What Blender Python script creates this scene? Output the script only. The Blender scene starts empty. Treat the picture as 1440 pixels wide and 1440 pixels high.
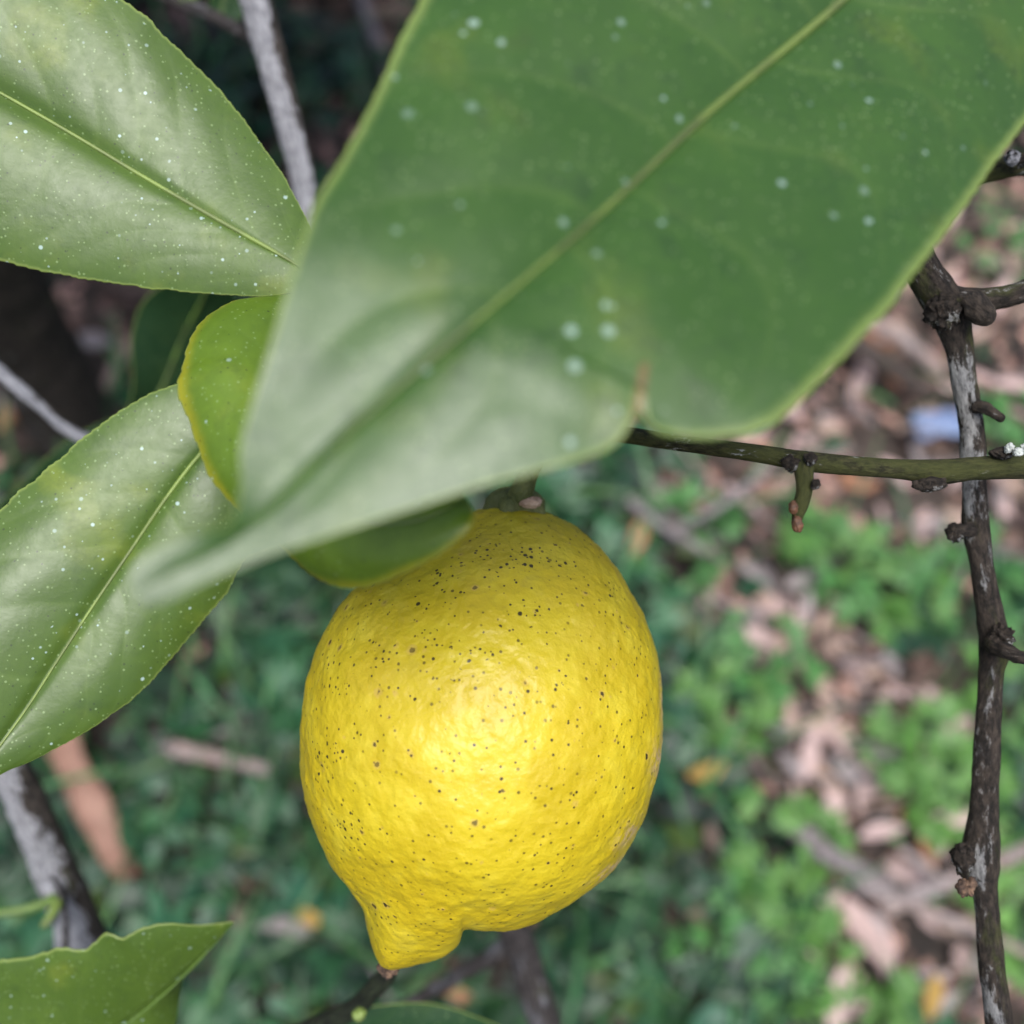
import bpy, math, random
import numpy as np
from mathutils import Vector

R = math.radians
random.seed(7)
rng = np.random.default_rng(11)
SC = bpy.context.scene
COL = SC.collection

# ------------------------------------------------------------------ camera
HFOV = R(54.0)
TANH = math.tan(HFOV / 2)
PITCH = R(55.0)                       # looking down into the undergrowth
CAM_H = 0.93
cam_d = bpy.data.cameras.new("camera")
cam = bpy.data.objects.new("camera", cam_d)
COL.objects.link(cam)
cam.location = (0, 0, CAM_H)
cam.rotation_euler = (R(90) - PITCH, 0, 0)
cam_d.sensor_width = 36.0
cam_d.lens = 18.0 / TANH
cam_d.clip_start = 0.005
cam_d.clip_end = 400.0
cam_d.dof.use_dof = True
cam_d.dof.focus_distance = 0.163
cam_d.dof.aperture_fstop = 35.3 / 3.8
SC.camera = cam

# ------------------------------------------------------------------ sky and sun
SUN_DIR = Vector((0.05, -0.29, 0.95)).normalized()      # towards the sun
world = bpy.data.worlds.new("World")
SC.world = world
world.use_nodes = True
wn = world.node_tree
bg = wn.nodes["Background"]
sky = wn.nodes.new("ShaderNodeTexSky")
sky.sky_type = 'NISHITA'
sky.sun_disc = False
sky.sun_elevation = math.asin(SUN_DIR.z)
sky.sun_rotation = math.atan2(SUN_DIR.x, SUN_DIR.y)
sky.air_density = 1.0
sky.dust_density = 4.0
sky.ozone_density = 0.6
wn.links.new(sky.outputs[0], bg.inputs[0])
bg.inputs[1].default_value = 0.068
sun_d = bpy.data.lights.new("sun", 'SUN')
sun_d.energy = 1.5
sun_d.angle = R(36)
sun_d.color = (0.99, 1.0, 0.985)
sun = bpy.data.objects.new("sun", sun_d)
COL.objects.link(sun)
sun.location = (-1, -2, 4)
sun.rotation_euler = SUN_DIR.to_track_quat('Z', 'Y').to_euler()

SC.view_settings.view_transform = 'Standard'
SC.view_settings.look = 'None'
SC.view_settings.gamma = 1.0
SC.view_settings.use_curve_mapping = False
SC.view_settings.exposure = 1.48
SC.cycles.max_bounces = 5
SC.cycles.diffuse_bounces = 3
SC.cycles.glossy_bounces = 2
SC.cycles.transmission_bounces = 3
SC.cycles.caustics_reflective = False
SC.cycles.caustics_refractive = False
SC.cycles.use_adaptive_sampling = True
SC.cycles.adaptive_threshold = 0.02

# ------------------------------------------------------------------ frame helpers
CAM = np.array([0.0, 0.0, CAM_H])
RIGHT = np.array([1.0, 0.0, 0.0])
FWD = np.array([0.0, math.cos(PITCH), -math.sin(PITCH)])
UP = np.array([0.0, math.sin(PITCH), math.cos(PITCH)])
K = 2 * TANH / 1440.0                 # metres per picture pixel at 1 m

def ray(px, py):
    return FWD + RIGHT * ((px - 720) * K) - UP * ((py - 720) * K)

def P(px, py, d):
    return CAM + ray(px, py) * d

def nd(px, d):
    """the twigs right of the fruit stand a little nearer, close to the plane of sharp focus"""
    if d > 0.212: return d
    t = min(1.0, max(0.0, (px - 850) / 250.0))
    return d * (1 - 0.10 * t * t * (3 - 2 * t))

SLOPE = R(12.0)
GV = np.array([0.0, math.cos(SLOPE), math.sin(SLOPE)])
GN = np.array([0.0, -math.sin(SLOPE), math.cos(SLOPE)])
G0 = CAM + FWD * 0.98

def gpoint(px, py, h=0.0):
    r = ray(px, py)
    t = ((G0 + GN * h - CAM) @ GN) / (r @ GN)
    return CAM + r * t

def guv(px, py):
    q = gpoint(px, py) - G0
    return q[0], q @ GV

def gxyz(u, v, h=0.0):
    return G0 + RIGHT * u + GV * v + GN * h

# ------------------------------------------------------------------ noise
def vnoise(p, seed=0):
    p = np.asarray(p, float)
    i = np.floor(p).astype(np.int64)
    f = p - i
    f = f * f * (3 - 2 * f)
    def h(ix, iy, iz):
        n = (ix * 374761393 + iy * 668265263 + iz * 2147483647 + seed * 144665) & 0xffffffff
        n = ((n ^ (n >> 13)) * 1274126177) & 0xffffffff
        n = (n ^ (n >> 16)) & 0xffffffff
        return n / 4294967295.0
    out = 0
    for a in (0, 1):
        for b in (0, 1):
            for c in (0, 1):
                w = (f[..., 0] if a else 1 - f[..., 0]) * (f[..., 1] if b else 1 - f[..., 1]) * (f[..., 2] if c else 1 - f[..., 2])
                out = out + w * h(i[..., 0] + a, i[..., 1] + b, i[..., 2] + c)
    return out * 2 - 1

def ground_h(u, v):
    u = np.asarray(u, float); v = np.asarray(v, float)
    q = np.stack([u * 3, v * 3, u * 0], -1)
    return vnoise(q, 3) * 0.018 + vnoise(q * 3.7, 4) * 0.007 + vnoise(q * 14, 5) * 0.0025

# ------------------------------------------------------------------ object helpers
ORIG = {}

def tag(o, label=None, cat=None, group=None, kind=None):
    if label: o["label"] = label
    if cat: o["category"] = cat
    if group: o["group"] = group
    if kind: o["kind"] = kind
    return o

def empty(name, loc):
    o = bpy.data.objects.new(name, None)
    o.empty_display_size = 0.02
    COL.objects.link(o)
    o.location = loc
    ORIG[o] = np.array(loc, float)
    return o

def mesh_data(name, verts, faces, mat, attrs=None, smooth=True):
    me = bpy.data.meshes.new(name)
    verts = np.asarray(verts, float)
    me.from_pydata(verts.tolist(), [], faces if isinstance(faces, list) else faces.tolist())
    if smooth:
        me.polygons.foreach_set("use_smooth", [True] * len(me.polygons))
    for k, a in (attrs or {}).items():
        a = np.asarray(a, np.float32)
        if a.ndim == 1:
            at = me.attributes.new(k, 'FLOAT', 'POINT')
            at.data.foreach_set("value", a)
        else:
            at = me.attributes.new(k, 'FLOAT_VECTOR', 'POINT')
            at.data.foreach_set("vector", a.ravel())
    if mat: me.materials.append(mat)
    me.update()
    return me

def mk(name, verts, faces, mat, parent=None, attrs=None, smooth=True, origin=None):
    verts = np.asarray(verts, float)
    o_w = verts.mean(0) if origin is None else np.asarray(origin, float)
    me = mesh_data(name, verts - o_w, faces, mat, attrs, smooth)
    o = bpy.data.objects.new(name, me)
    COL.objects.link(o)
    ORIG[o] = o_w
    if parent is not None:
        o.parent = parent
        o.location = o_w - ORIG[parent]
    else:
        o.location = o_w
    return o

def catmull(pts, n):
    pts = np.asarray(pts, float)
    p = np.vstack([2 * pts[0] - pts[1], pts, 2 * pts[-1] - pts[-2]])
    out = []
    m = 24
    for i in range(1, len(p) - 2):
        t = np.linspace(0, 1, m, endpoint=False)[:, None]
        a, b, c, d = p[i - 1], p[i], p[i + 1], p[i + 2]
        out.append(0.5 * ((2 * b) + (-a + c) * t + (2 * a - 5 * b + 4 * c - d) * t ** 2 + (-a + 3 * b - 3 * c + d) * t ** 3))
    out.append(pts[-1:])
    c = np.vstack(out)
    s = np.concatenate([[0], np.cumsum(np.linalg.norm(np.diff(c[:, :3], axis=0), axis=1))])
    q = np.linspace(0, s[-1], n)
    return np.stack([np.interp(q, s, c[:, k]) for k in range(c.shape[1])], 1)

# ------------------------------------------------------------------ node helpers
class NT:
    def __init__(self, name):
        self.m = bpy.data.materials.new(name)
        self.m.use_nodes = True
        self.t = self.m.node_tree
        self.b = self.t.nodes["Principled BSDF"]
        self.out = self.t.nodes["Material Output"]
    def n(self, typ, **kw):
        x = self.t.nodes.new(typ)
        for k, v in kw.items(): setattr(x, k, v)
        return x
    def l(self, a, b): self.t.links.new(a, b)
    def inp(self, sock, v):
        if hasattr(v, "is_output"): self.l(v, sock)
        else: sock.default_value = v
    def math(self, op, a, b=0.0, c=None, clamp=False):
        x = self.n("ShaderNodeMath", operation=op, use_clamp=clamp)
        self.inp(x.inputs[0], a); self.inp(x.inputs[1], b)
        if c is not None: self.inp(x.inputs[2], c)
        return x.outputs[0]
    def step(self, v, lo, hi):
        x = self.n("ShaderNodeMapRange", interpolation_type='SMOOTHSTEP')
        self.inp(x.inputs[0], v); self.inp(x.inputs[1], lo); self.inp(x.inputs[2], hi)
        x.inputs[3].default_value = 0; x.inputs[4].default_value = 1
        return x.outputs[0]
    def mix(self, f, a, b, mode='MIX'):
        x = self.n("ShaderNodeMix", data_type='RGBA', blend_type=mode)
        self.inp(x.inputs[0], f)
        for s, v in ((x.inputs[6], a), (x.inputs[7], b)):
            if isinstance(v, tuple): s.default_value = (*v[:3], 1)
            else: self.l(v, s)
        return x.outputs[2]
    def obj(self):
        return self.n("ShaderNodeTexCoord").outputs["Object"]
    def attr(self, name, out="Fac"):
        return self.n("ShaderNodeAttribute", attribute_name=name).outputs[out]
    def noise(self, co, scale, detail=4, rough=0.55, dist=0.0):
        x = self.n("ShaderNodeTexNoise")
        self.l(co, x.inputs["Vector"])
        x.inputs["Scale"].default_value = scale; x.inputs["Detail"].default_value = detail
        x.inputs["Roughness"].default_value = rough; x.inputs["Distortion"].default_value = dist
        return x.outputs[0]
    def voro(self, co, scale, feature='F1', rnd=1.0):
        x = self.n("ShaderNodeTexVoronoi", feature=feature)
        self.l(co, x.inputs["Vector"])
        x.inputs["Scale"].default_value = scale
        x.inputs["Randomness"].default_value = rnd
        return x
    def bump(self, h, strength, dist, prev=None):
        x = self.n("ShaderNodeBump")
        x.inputs["Strength"].default_value = strength
        x.inputs["Distance"].default_value = dist
        self.l(h, x.inputs["Height"])
        if prev is not None: self.l(prev, x.inputs["Normal"])
        return x.outputs[0]
    def dots(self, co, scale, keep, r0, r1, soft=0.25):
        """round dots: cells whose random value passes keep, radius between r0 and r1 (cell units)"""
        v = self.voro(co, scale)
        sep = self.n("ShaderNodeSeparateColor")
        self.l(v.outputs["Color"], sep.inputs[0])
        rad = self.math('MULTIPLY_ADD', sep.outputs[0], r1 - r0, r0)
        on = self.math('LESS_THAN', sep.outputs[1], keep)
        rad = self.math('MULTIPLY', rad, on)
        inner = self.math('MULTIPLY', rad, 1 - soft)
        m = self.step(v.outputs["Distance"], rad, inner)
        m = self.math('MULTIPLY', m, on)
        return m, sep.outputs[2], v.outputs["Distance"], rad

# ------------------------------------------------------------------ materials
def mat_leaf(name, base=(0.075, 0.17, 0.035), yellow=0.35, rough=0.36, white=0.35, wscale=300, margin=0.972, yedge=0.0, spec=0.55, wop=0.7, transl=0.28, mott=0.35):
    k = NT(name)
    co = k.obj()
    n2 = k.noise(co, 75, 3)
    fine = k.noise(co, 520, 4, 0.65)
    c = k.mix(k.step(n2, 0.35, 0.7), (base[0] * 0.80, base[1] * 0.84, base[2] * 0.9), base)
    c = k.mix(k.math('MULTIPLY', k.step(k.noise(co, 85, 2), 0.56, 0.76), yellow), c, (0.24, 0.29, 0.03))
    c = k.mix(k.math('MULTIPLY', k.step(fine, 0.42, 0.75), 0.35), c, (base[0] * 0.6, base[1] * 0.65, base[2] * 0.8))
    sm = k.math('MULTIPLY', k.step(k.noise(co, 170, 5, 0.65), 0.52, 0.72), mott)
    c = k.mix(sm, c, (base[0] * 0.42, base[1] * 0.50, base[2] * 0.8))
    edge_a = k.attr("edge")
    if yedge:
        ye = k.math('MULTIPLY', k.step(k.math('ADD', edge_a, k.math('MULTIPLY', n2, 0.35)), 0.98, 1.22), yedge)
        c = k.mix(ye, c, (0.42, 0.38, 0.02))
    # veins and margin
    c = k.mix(k.math('MULTIPLY', k.attr("vein"), 0.14), c, (0.20, 0.30, 0.07))
    edge = k.step(edge_a, margin, 1.0)
    c = k.mix(k.math('MULTIPLY', edge, 0.7), c, (0.30, 0.38, 0.10))
    # one cell field carries the oil glands (pale), the grime (dark); a coarser one the white scale insects
    v = k.voro(co, 1150)
    sep = k.n("ShaderNodeSeparateColor"); k.l(v.outputs["Color"], sep.inputs[0])
    rad = k.math('MULTIPLY_ADD', sep.outputs[0], 0.18, 0.14)
    dot = k.step(v.outputs["Distance"], rad, k.math('MULTIPLY', rad, 0.45))
    pale = k.math('MULTIPLY', dot, k.math('LESS_THAN', sep.outputs[1], 0.55))
    dark = k.math('MULTIPLY', dot, k.math('GREATER_THAN', sep.outputs[1], 0.85))
    c = k.mix(k.math('MULTIPLY', pale, 0.6), c, (0.30, 0.42, 0.18))
    c = k.mix(k.math('MULTIPLY', dark, 0.65), c, (0.02, 0.03, 0.012))
    gate = k.step(k.noise(co, 70, 2), 0.46, 0.60)
    v = k.voro(co, wscale)
    sep = k.n("ShaderNodeSeparateColor"); k.l(v.outputs["Color"], sep.inputs[0])
    rad = k.math('MULTIPLY_ADD', k.math('POWER', sep.outputs[0], 2.0), 0.15, 0.09)
    mw = k.step(v.outputs["Distance"], rad, k.math('MULTIPLY', rad, 0.6))
    mw = k.math('MULTIPLY', mw, k.math('LESS_THAN', sep.outputs[1], k.math('MULTIPLY_ADD', gate, white * 1.6, white * 0.5)))
    c = k.mix(k.math('MULTIPLY', mw, k.math('MULTIPLY_ADD', sep.outputs[2], wop, wop * 0.3)), c, (0.50, 0.66, 0.64))
    c = k.mix(k.attr("scar"), c, (0.22, 0.10, 0.035))
    k.l(c, k.b.inputs["Base Color"])
    k.l(k.math('MULTIPLY_ADD', fine, 0.22, k.math('MULTIPLY_ADD', n2, 0.20, rough - 0.21)), k.b.inputs["Roughness"])
    k.b.inputs["Specular IOR Level"].default_value = spec
    k.l(k.bump(fine, 0.14, 0.0005), k.b.inputs["Normal"])
    # light coming through the blade
    tr = k.n("ShaderNodeBsdfTranslucent")
    k.l(k.mix(1.0, c, (1.7, 1.8, 0.8), 'MULTIPLY'), tr.inputs[0])
    mx = k.n("ShaderNodeMixShader")
    mx.inputs[0].default_value = transl
    k.l(k.b.outputs[0], mx.inputs[1]); k.l(tr.outputs[0], mx.inputs[2])
    k.l(mx.outputs[0], k.out.inputs[0])
    return k.m

def mat_midrib(name, col):
    k = NT(name)
    co = k.obj()
    c = k.mix(k.step(k.noise(co, 90, 3), 0.40, 0.62), col, (col[0] * 0.62, col[1] * 0.58, col[2] * 0.8))
    k.l(c, k.b.inputs["Base Color"])
    k.b.inputs["Roughness"].default_value = 0.5
    k.b.inputs["Subsurface Weight"].default_value = 0.0
    return k.m

def mat_bark(name, base=(0.040, 0.032, 0.027), lichen=0.5, moss=0.3, lichen_col=(0.46, 0.47, 0.47), scale=1.0, bias=0.06):
    k = NT(name)
    tc = k.attr("tc", "Vector")
    n1 = k.noise(tc, 300 * scale, 8, 0.72)
    n2 = k.noise(tc, 1100 * scale, 5, 0.75)
    n3 = k.noise(tc, 90 * scale, 3)
    c = k.mix(k.step(n2, 0.36, 0.66), (base[0] * 0.30, base[1] * 0.30, base[2] * 0.30), (base[0] * 1.9, base[1] * 1.8, base[2] * 1.7))
    c = k.mix(k.math('MULTIPLY', k.step(k.noise(tc, 140 * scale, 5, 0.65), 0.62 - 0.25 * moss, 0.74 - 0.2 * moss), 0.85), c, k.mix(n2, (0.028, 0.032, 0.008), (0.085, 0.095, 0.022)))
    bl = k.math('ADD', k.math('ADD', n1, k.math('MULTIPLY', n3, 0.55)), k.math('MULTIPLY', k.attr("side"), bias))
    bl = k.math('ADD', bl, k.math('MULTIPLY_ADD', n2, 0.36, -0.18))
    lm = k.step(bl, 0.97 - 0.34 * lichen, 1.07 - 0.34 * lichen)
    lc = k.mix(k.step(n2, 0.35, 0.65), (lichen_col[0] * 0.35, lichen_col[1] * 0.35, lichen_col[2] * 0.36), lichen_col)
    c = k.mix(k.math('MULTIPLY', lm, 0.92), c, lc)
    k.l(c, k.b.inputs["Base Color"])
    k.b.inputs["Roughness"].default_value = 0.8
    k.b.inputs["Specular IOR Level"].default_value = 0.3
    nrm = k.bump(n2, 0.9, 0.0010 / scale)
    nrm = k.bump(n1, 0.9, 0.0022 / scale, nrm)
    k.l(nrm, k.b.inputs["Normal"])
    return k.m

def mat_peel():
    k = NT("lemon_peel")
    co = k.obj()
    topw = k.attr("topness")
    c = k.mix(k.step(k.noise(co, 75, 5, 0.6), 0.38, 0.62), (0.44, 0.325, 0.006), (0.50, 0.385, 0.010))
    c = k.mix(k.math('MULTIPLY', k.step(k.noise(co, 150, 3), 0.5, 0.75), 0.45), c, (0.55, 0.45, 0.035))
    green = k.math('MULTIPLY', topw, k.math('MULTIPLY_ADD', k.noise(co, 70, 3), 0.8, 0.2))
    c = k.mix(green, c, (0.33, 0.30, 0.015))
    # grey-brown smudges around the shoulders
    sm = k.math('MULTIPLY', k.step(k.noise(co, 95, 5, 0.65), 0.56, 0.74), k.math('MULTIPLY_ADD', topw, 0.55, 0.12))
    c = k.mix(sm, c, (0.30, 0.24, 0.04))
    # corky scars on the right flank
    sc = k.math('MULTIPLY', k.attr("scar"), k.step(k.noise(co, 520, 5, 0.7), 0.44, 0.54))
    c = k.mix(k.math('MULTIPLY', sc, 0.9), c, (0.52, 0.35, 0.22))
    # melanose specks: tiny ones, larger ones with a pale ring, gathered in drifts
    drift = k.math('ADD', k.math('MULTIPLY', k.step(k.noise(co, 130, 3), 0.50, 0.60), 0.7), k.math('MULTIPLY', topw, 0.30))
    v = k.voro(co, 400)
    sep = k.n("ShaderNodeSeparateColor"); k.l(v.outputs["Color"], sep.inputs[0])
    keep = k.math('MULTIPLY_ADD', drift, 0.9, 0.06)
    on = k.math('LESS_THAN', sep.outputs[1], keep)
    rad = k.math('MULTIPLY_ADD', k.math('POWER', sep.outputs[0], 3.0), 0.17, 0.09)
    dist = k.math('ADD', v.outputs["Distance"], k.math('MULTIPLY_ADD', k.noise(co, 1500, 2), 0.26, -0.13))
    halo = k.math('MULTIPLY', k.step(dist, k.math('MULTIPLY', rad, 1.7), k.math('MULTIPLY', rad, 1.1)), on)
    core = k.math('MULTIPLY', k.step(dist, rad, k.math('MULTIPLY', rad, 0.7)), on)
    c = k.mix(k.math('MULTIPLY', halo, 0.3), c, (0.45, 0.27, 0.10))
    c = k.mix(k.math('MULTIPLY', core, k.math('MULTIPLY_ADD', sep.outputs[2], 0.4, 0.58)), c, (0.014, 0.007, 0.005))
    v2 = k.voro(co, 760)
    sep2 = k.n("ShaderNodeSeparateColor"); k.l(v2.outputs["Color"], sep2.inputs[0])
    on2 = k.math('LESS_THAN', sep2.outputs[1], k.math('MULTIPLY_ADD', drift, 0.5, 0.7))
    r2 = k.math('MULTIPLY_ADD', sep2.outputs[0], 0.13, 0.14)
    core2 = k.math('MULTIPLY', k.step(v2.outputs["Distance"], r2, k.math('MULTIPLY', r2, 0.6)), on2)
    c = k.mix(k.math('MULTIPLY', core2, k.math('MULTIPLY_ADD', sep2.outputs[2], 0.5, 0.5)), c, (0.020, 0.010, 0.004))
    # scabby clusters: black pinholes crowded on pale tan skin
    cl = k.attr("clus")
    v3 = k.voro(co, 1050)
    sep3 = k.n("ShaderNodeSeparateColor"); k.l(v3.outputs["Color"], sep3.inputs[0])
    on3 = k.math('LESS_THAN', sep3.outputs[1], k.math('MULTIPLY', cl, 1.5))
    d3 = k.math('ADD', v3.outputs["Distance"], k.math('MULTIPLY_ADD', k.noise(co, 2500, 2), 0.3, -0.15))
    r3 = k.math('MULTIPLY_ADD', k.math('POWER', sep3.outputs[0], 2.0), 0.26, 0.24)
    c = k.mix(k.math('MULTIPLY', k.math('MULTIPLY', k.step(d3, r3, k.math('MULTIPLY', r3, 0.6)), on3), 0.95), c, (0.012, 0.007, 0.005))
    k.l(c, k.b.inputs["Base Color"])
    k.b.inputs["Roughness"].default_value = 0.46
    k.b.inputs["Specular IOR Level"].default_value = 0.5
    k.b.inputs["Subsurface Weight"].default_value = 0.05
    k.b.inputs["Subsurface Radius"].default_value = (1.0, 0.7, 0.15)
    k.b.inputs["Subsurface Scale"].default_value = 0.0025
    pits = k.noise(co, 800, 2)
    nrm = k.bump(pits, 0.35, 0.0006)
    nrm = k.bump(k.noise(co, 420, 2), 0.30, 0.0009, nrm)
    k.l(nrm, k.b.inputs["Normal"])
    return k.m

def mat_simple(name, c0, c1, scale=60, rough=0.7, transl=0.0, attr_tint=False, bump=0.0, spec=0.5):
    k = NT(name)
    co = k.obj()
    c = k.mix(k.step(k.noise(co, scale, 4), 0.35, 0.68), c0, c1)
    if attr_tint:
        t = k.attr("tint", "Vector")
        c = k.mix(1.0, c, t, 'MULTIPLY')
    k.l(c, k.b.inputs["Base Color"])
    k.b.inputs["Roughness"].default_value = rough
    k.b.inputs["Specular IOR Level"].default_value = spec
    if bump:
        k.l(k.bump(k.noise(co, scale * 4, 4), bump, 0.002), k.b.inputs["Normal"])
    if transl:
        tr = k.n("ShaderNodeBsdfTranslucent"); k.l(c, tr.inputs[0])
        mx = k.n("ShaderNodeMixShader"); mx.inputs[0].default_value = transl
        k.l(k.b.outputs[0], mx.inputs[1]); k.l(tr.outputs[0], mx.inputs[2]); k.l(mx.outputs[0], k.out.inputs[0])
    return k.m

M_LEAF = mat_leaf("leaf_upper", (0.085, 0.150, 0.017), 0.5, 0.41, 0.6, 520, spec=0.64)
M_LEAF_BIG = mat_leaf("leaf_near", (0.052, 0.128, 0.015), 0.25, 0.38, 0.5, 290, 0.94, spec=0.75, wop=0.5, transl=0.40, mott=0.6)
M_LEAF_YEL = mat_leaf("leaf_yellowing", (0.15, 0.245, 0.018), 0.6, 0.42, 0.2, 300, 0.96, 0.9, transl=0.40)
M_LEAF_DARK = mat_leaf("leaf_painted_shade", (0.022, 0.065, 0.020), 0.1, 0.5, 0.0, spec=0.3)  # darker copy of the leaf colour, shade painted in
M_RIB = mat_midrib("midrib_pale", (0.18, 0.25, 0.055))
M_RIB_BIG = mat_midrib("midrib_olive", (0.105, 0.15, 0.030))
M_PET = mat_midrib("petiole_green", (0.10, 0.17, 0.03))
M_PEEL = mat_peel()
M_CALYX = mat_simple("calyx_green", (0.06, 0.075, 0.016), (0.13, 0.14, 0.035), 260, 0.6, bump=0.4)
M_CORK = mat_simple("corky_scar", (0.34, 0.22, 0.15), (0.55, 0.40, 0.30), 500, 0.8, bump=0.5)
M_TIP = mat_simple("dry_tip", (0.035, 0.02, 0.014), (0.20, 0.12, 0.075), 700, 0.85, bump=0.5)
M_BARK = mat_bark("bark_dark", (0.034, 0.027, 0.022), lichen=0.30, moss=0.22, lichen_col=(0.34, 0.34, 0.34))
M_BARK_GREEN = mat_bark("bark_green_twig", (0.036, 0.036, 0.014), 0.16, 0.8, scale=1.2)
M_BARK_SHADE = mat_bark("bark_painted_shade", (0.012, 0.018, 0.008), 0.0, 0.0)  # near-black green bark colour stands in for shade on the twig
M_BARK_PALE = mat_bark("bark_lichen", (0.055, 0.047, 0.042), 0.95, 0.0, (0.56, 0.56, 0.60), bias=0.30)
M_BARK_DK = mat_bark("bark_plain", (0.045, 0.040, 0.040), 0.30, 0.0, (0.22, 0.22, 0.24))
M_TRUNK = mat_bark("bark_trunk", (0.035, 0.028, 0.024), 0.1, 0.2, scale=0.25)
M_LICHEN = mat_simple("lichen_tuft", (0.42, 0.45, 0.43), (0.66, 0.69, 0.66), 900, 0.9, bump=0.6)
M_BUD = mat_simple("bud_brown", (0.045, 0.022, 0.012), (0.14, 0.062, 0.03), 500, 0.7)

# ------------------------------------------------------------------ ground
k = NT("soil")
co = k.obj()
c = k.mix(k.step(k.noise(co, 9, 5), 0.35, 0.7), (0.020, 0.016, 0.014), (0.065, 0.048, 0.040))
c = k.mix(k.step(k.noise(co, 70, 5), 0.5, 0.72), c, (0.11, 0.082, 0.068))
k.l(c, k.b.inputs["Base Color"]); k.b.inputs["Roughness"].default_value = 0.95
k.l(k.bump(k.noise(co, 120, 6), 0.8, 0.01), k.b.inputs["Normal"])
M_SOIL = k.m

def axis_lines(lo, hi, n, far):
    a = np.linspace(lo, hi, n)
    step = a[1] - a[0]
    out, inn = [], []
    x, s = hi, step
    while x < far:
        s *= 1.6; x += s; out.append(x)
    x, s = lo, step
    while x > -far:
        s *= 1.6; x -= s; inn.append(x)
    return np.array(inn[::-1] + a.tolist() + out)

us = axis_lines(-1.5, 1.5, 150, 70)
vs = axis_lines(-1.2, 1.8, 150, 70)
UU, VV = np.meshgrid(us, vs)
HH = ground_h(UU, VV)
gv = G0 + UU[..., None] * RIGHT + VV[..., None] * GV + HH[..., None] * GN
nu, nv = len(us), len(vs)
idx = np.arange(nu * nv).reshape(nv, nu)
gf = np.stack([idx[:-1, :-1], idx[:-1, 1:], idx[1:, 1:], idx[1:, :-1]], -1).reshape(-1, 4)
tag(mk("ground", gv.reshape(-1, 3), gf, M_SOIL, origin=G0), "dark brown soil slope under the lemon tree", "ground", kind="structure")

# ------------------------------------------------------------------ lemon tree
base_uv = guv(840, 1850)
BASE = gxyz(base_uv[0], base_uv[1], float(ground_h(base_uv[0], base_uv[1])) - 0.02)
tree = empty("lemon_tree", BASE)
tag(tree, "lemon tree with lichen-covered branches and broad green leaves around the yellow fruit", "tree")

def tube(name, pts, mat, parent, seg=22, rough=0.06, step=0.0010, taper0=False, taper1=False, world_pts=False, seed=1, rscale=480):
    """pts: rows of (px, py, depth, width_px) or, with world_pts, (x, y, z, radius)"""
    a = np.asarray(pts, float)
    if not world_pts:
        w = np.array([[*P(p[0], p[1], nd(p[0], p[2])), p[3] * 0.5 * K * nd(p[0], p[2])] for p in a])
    else:
        w = a
    L = np.linalg.norm(np.diff(w[:, :3], axis=0), axis=1).sum()
    n = int(min(max(L / step, 10), 520))
    c = catmull(w, n)
    ctr, rad = c[:, :3], c[:, 3].copy()
    tan = np.gradient(ctr, axis=0)
    tan /= np.linalg.norm(tan, axis=1)[:, None]
    ref = np.array([0.3, 0.2, 1.0]) if abs(tan[0][2]) < 0.9 else np.array([1.0, 0.1, 0.0])
    N = np.cross(tan[0], ref); N /= np.linalg.norm(N)
    s = np.concatenate([[0], np.cumsum(np.linalg.norm(np.diff(ctr, axis=0), axis=1))])
    def endcap(ss, r):
        return np.sqrt(np.clip(1 - (1 - np.clip(ss / r, 0, 1)) ** 2, 0.0, 1))
    if taper0: rad *= np.maximum(endcap(s, rad[0] * 1.1), 0.04)
    if taper1: rad *= np.maximum(endcap(s[-1] - s, rad[-1] * 1.1), 0.04)
    th = np.linspace(0, 2 * np.pi, seg, endpoint=False)
    V, TC, SD = [], [], []
    LD_ = np.array([-0.8, -0.35, 0.45]); LD_ /= np.linalg.norm(LD_)
    for i in range(n):
        N = N - tan[i] * (N @ tan[i]); N /= np.linalg.norm(N)
        B = np.cross(tan[i], N)
        d = np.cos(th)[:, None] * N + np.sin(th)[:, None] * B
        V.append(ctr[i] + d * rad[i]); SD.append(d @ LD_)
        TC.append(np.stack([np.cos(th) * rad[i], np.sin(th) * rad[i], np.full(seg, s[i] * 0.38)], 1))
    V = np.array(V); TC = np.array(TC)
    D = V - ctr[:, None]
    TN = TC * np.array([1, 1, 2.0])
    nz = vnoise(TN * rscale * 0.45, seed) * 0.5 + vnoise(TN * rscale, seed + 1) * 0.4 + vnoise(TN * rscale * 2.6, seed + 2) * 0.3
    V = ctr[:, None] + D * (1 + rough * nz[..., None] * 1.6)
    ii = np.arange(n * seg).reshape(n, seg)
    f = np.stack([ii[:-1], np.roll(ii[:-1], -1, 1), np.roll(ii[1:], -1, 1), ii[1:]], -1).reshape(-1, 4).tolist()
    f.append(ii[0][::-1].tolist()); f.append(ii[-1].tolist())
    return mk(name, V.reshape(-1, 3), f, mat, parent, {"tc": TC.reshape(-1, 3) + seed * 0.031, "side": np.array(SD).ravel()})

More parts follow.
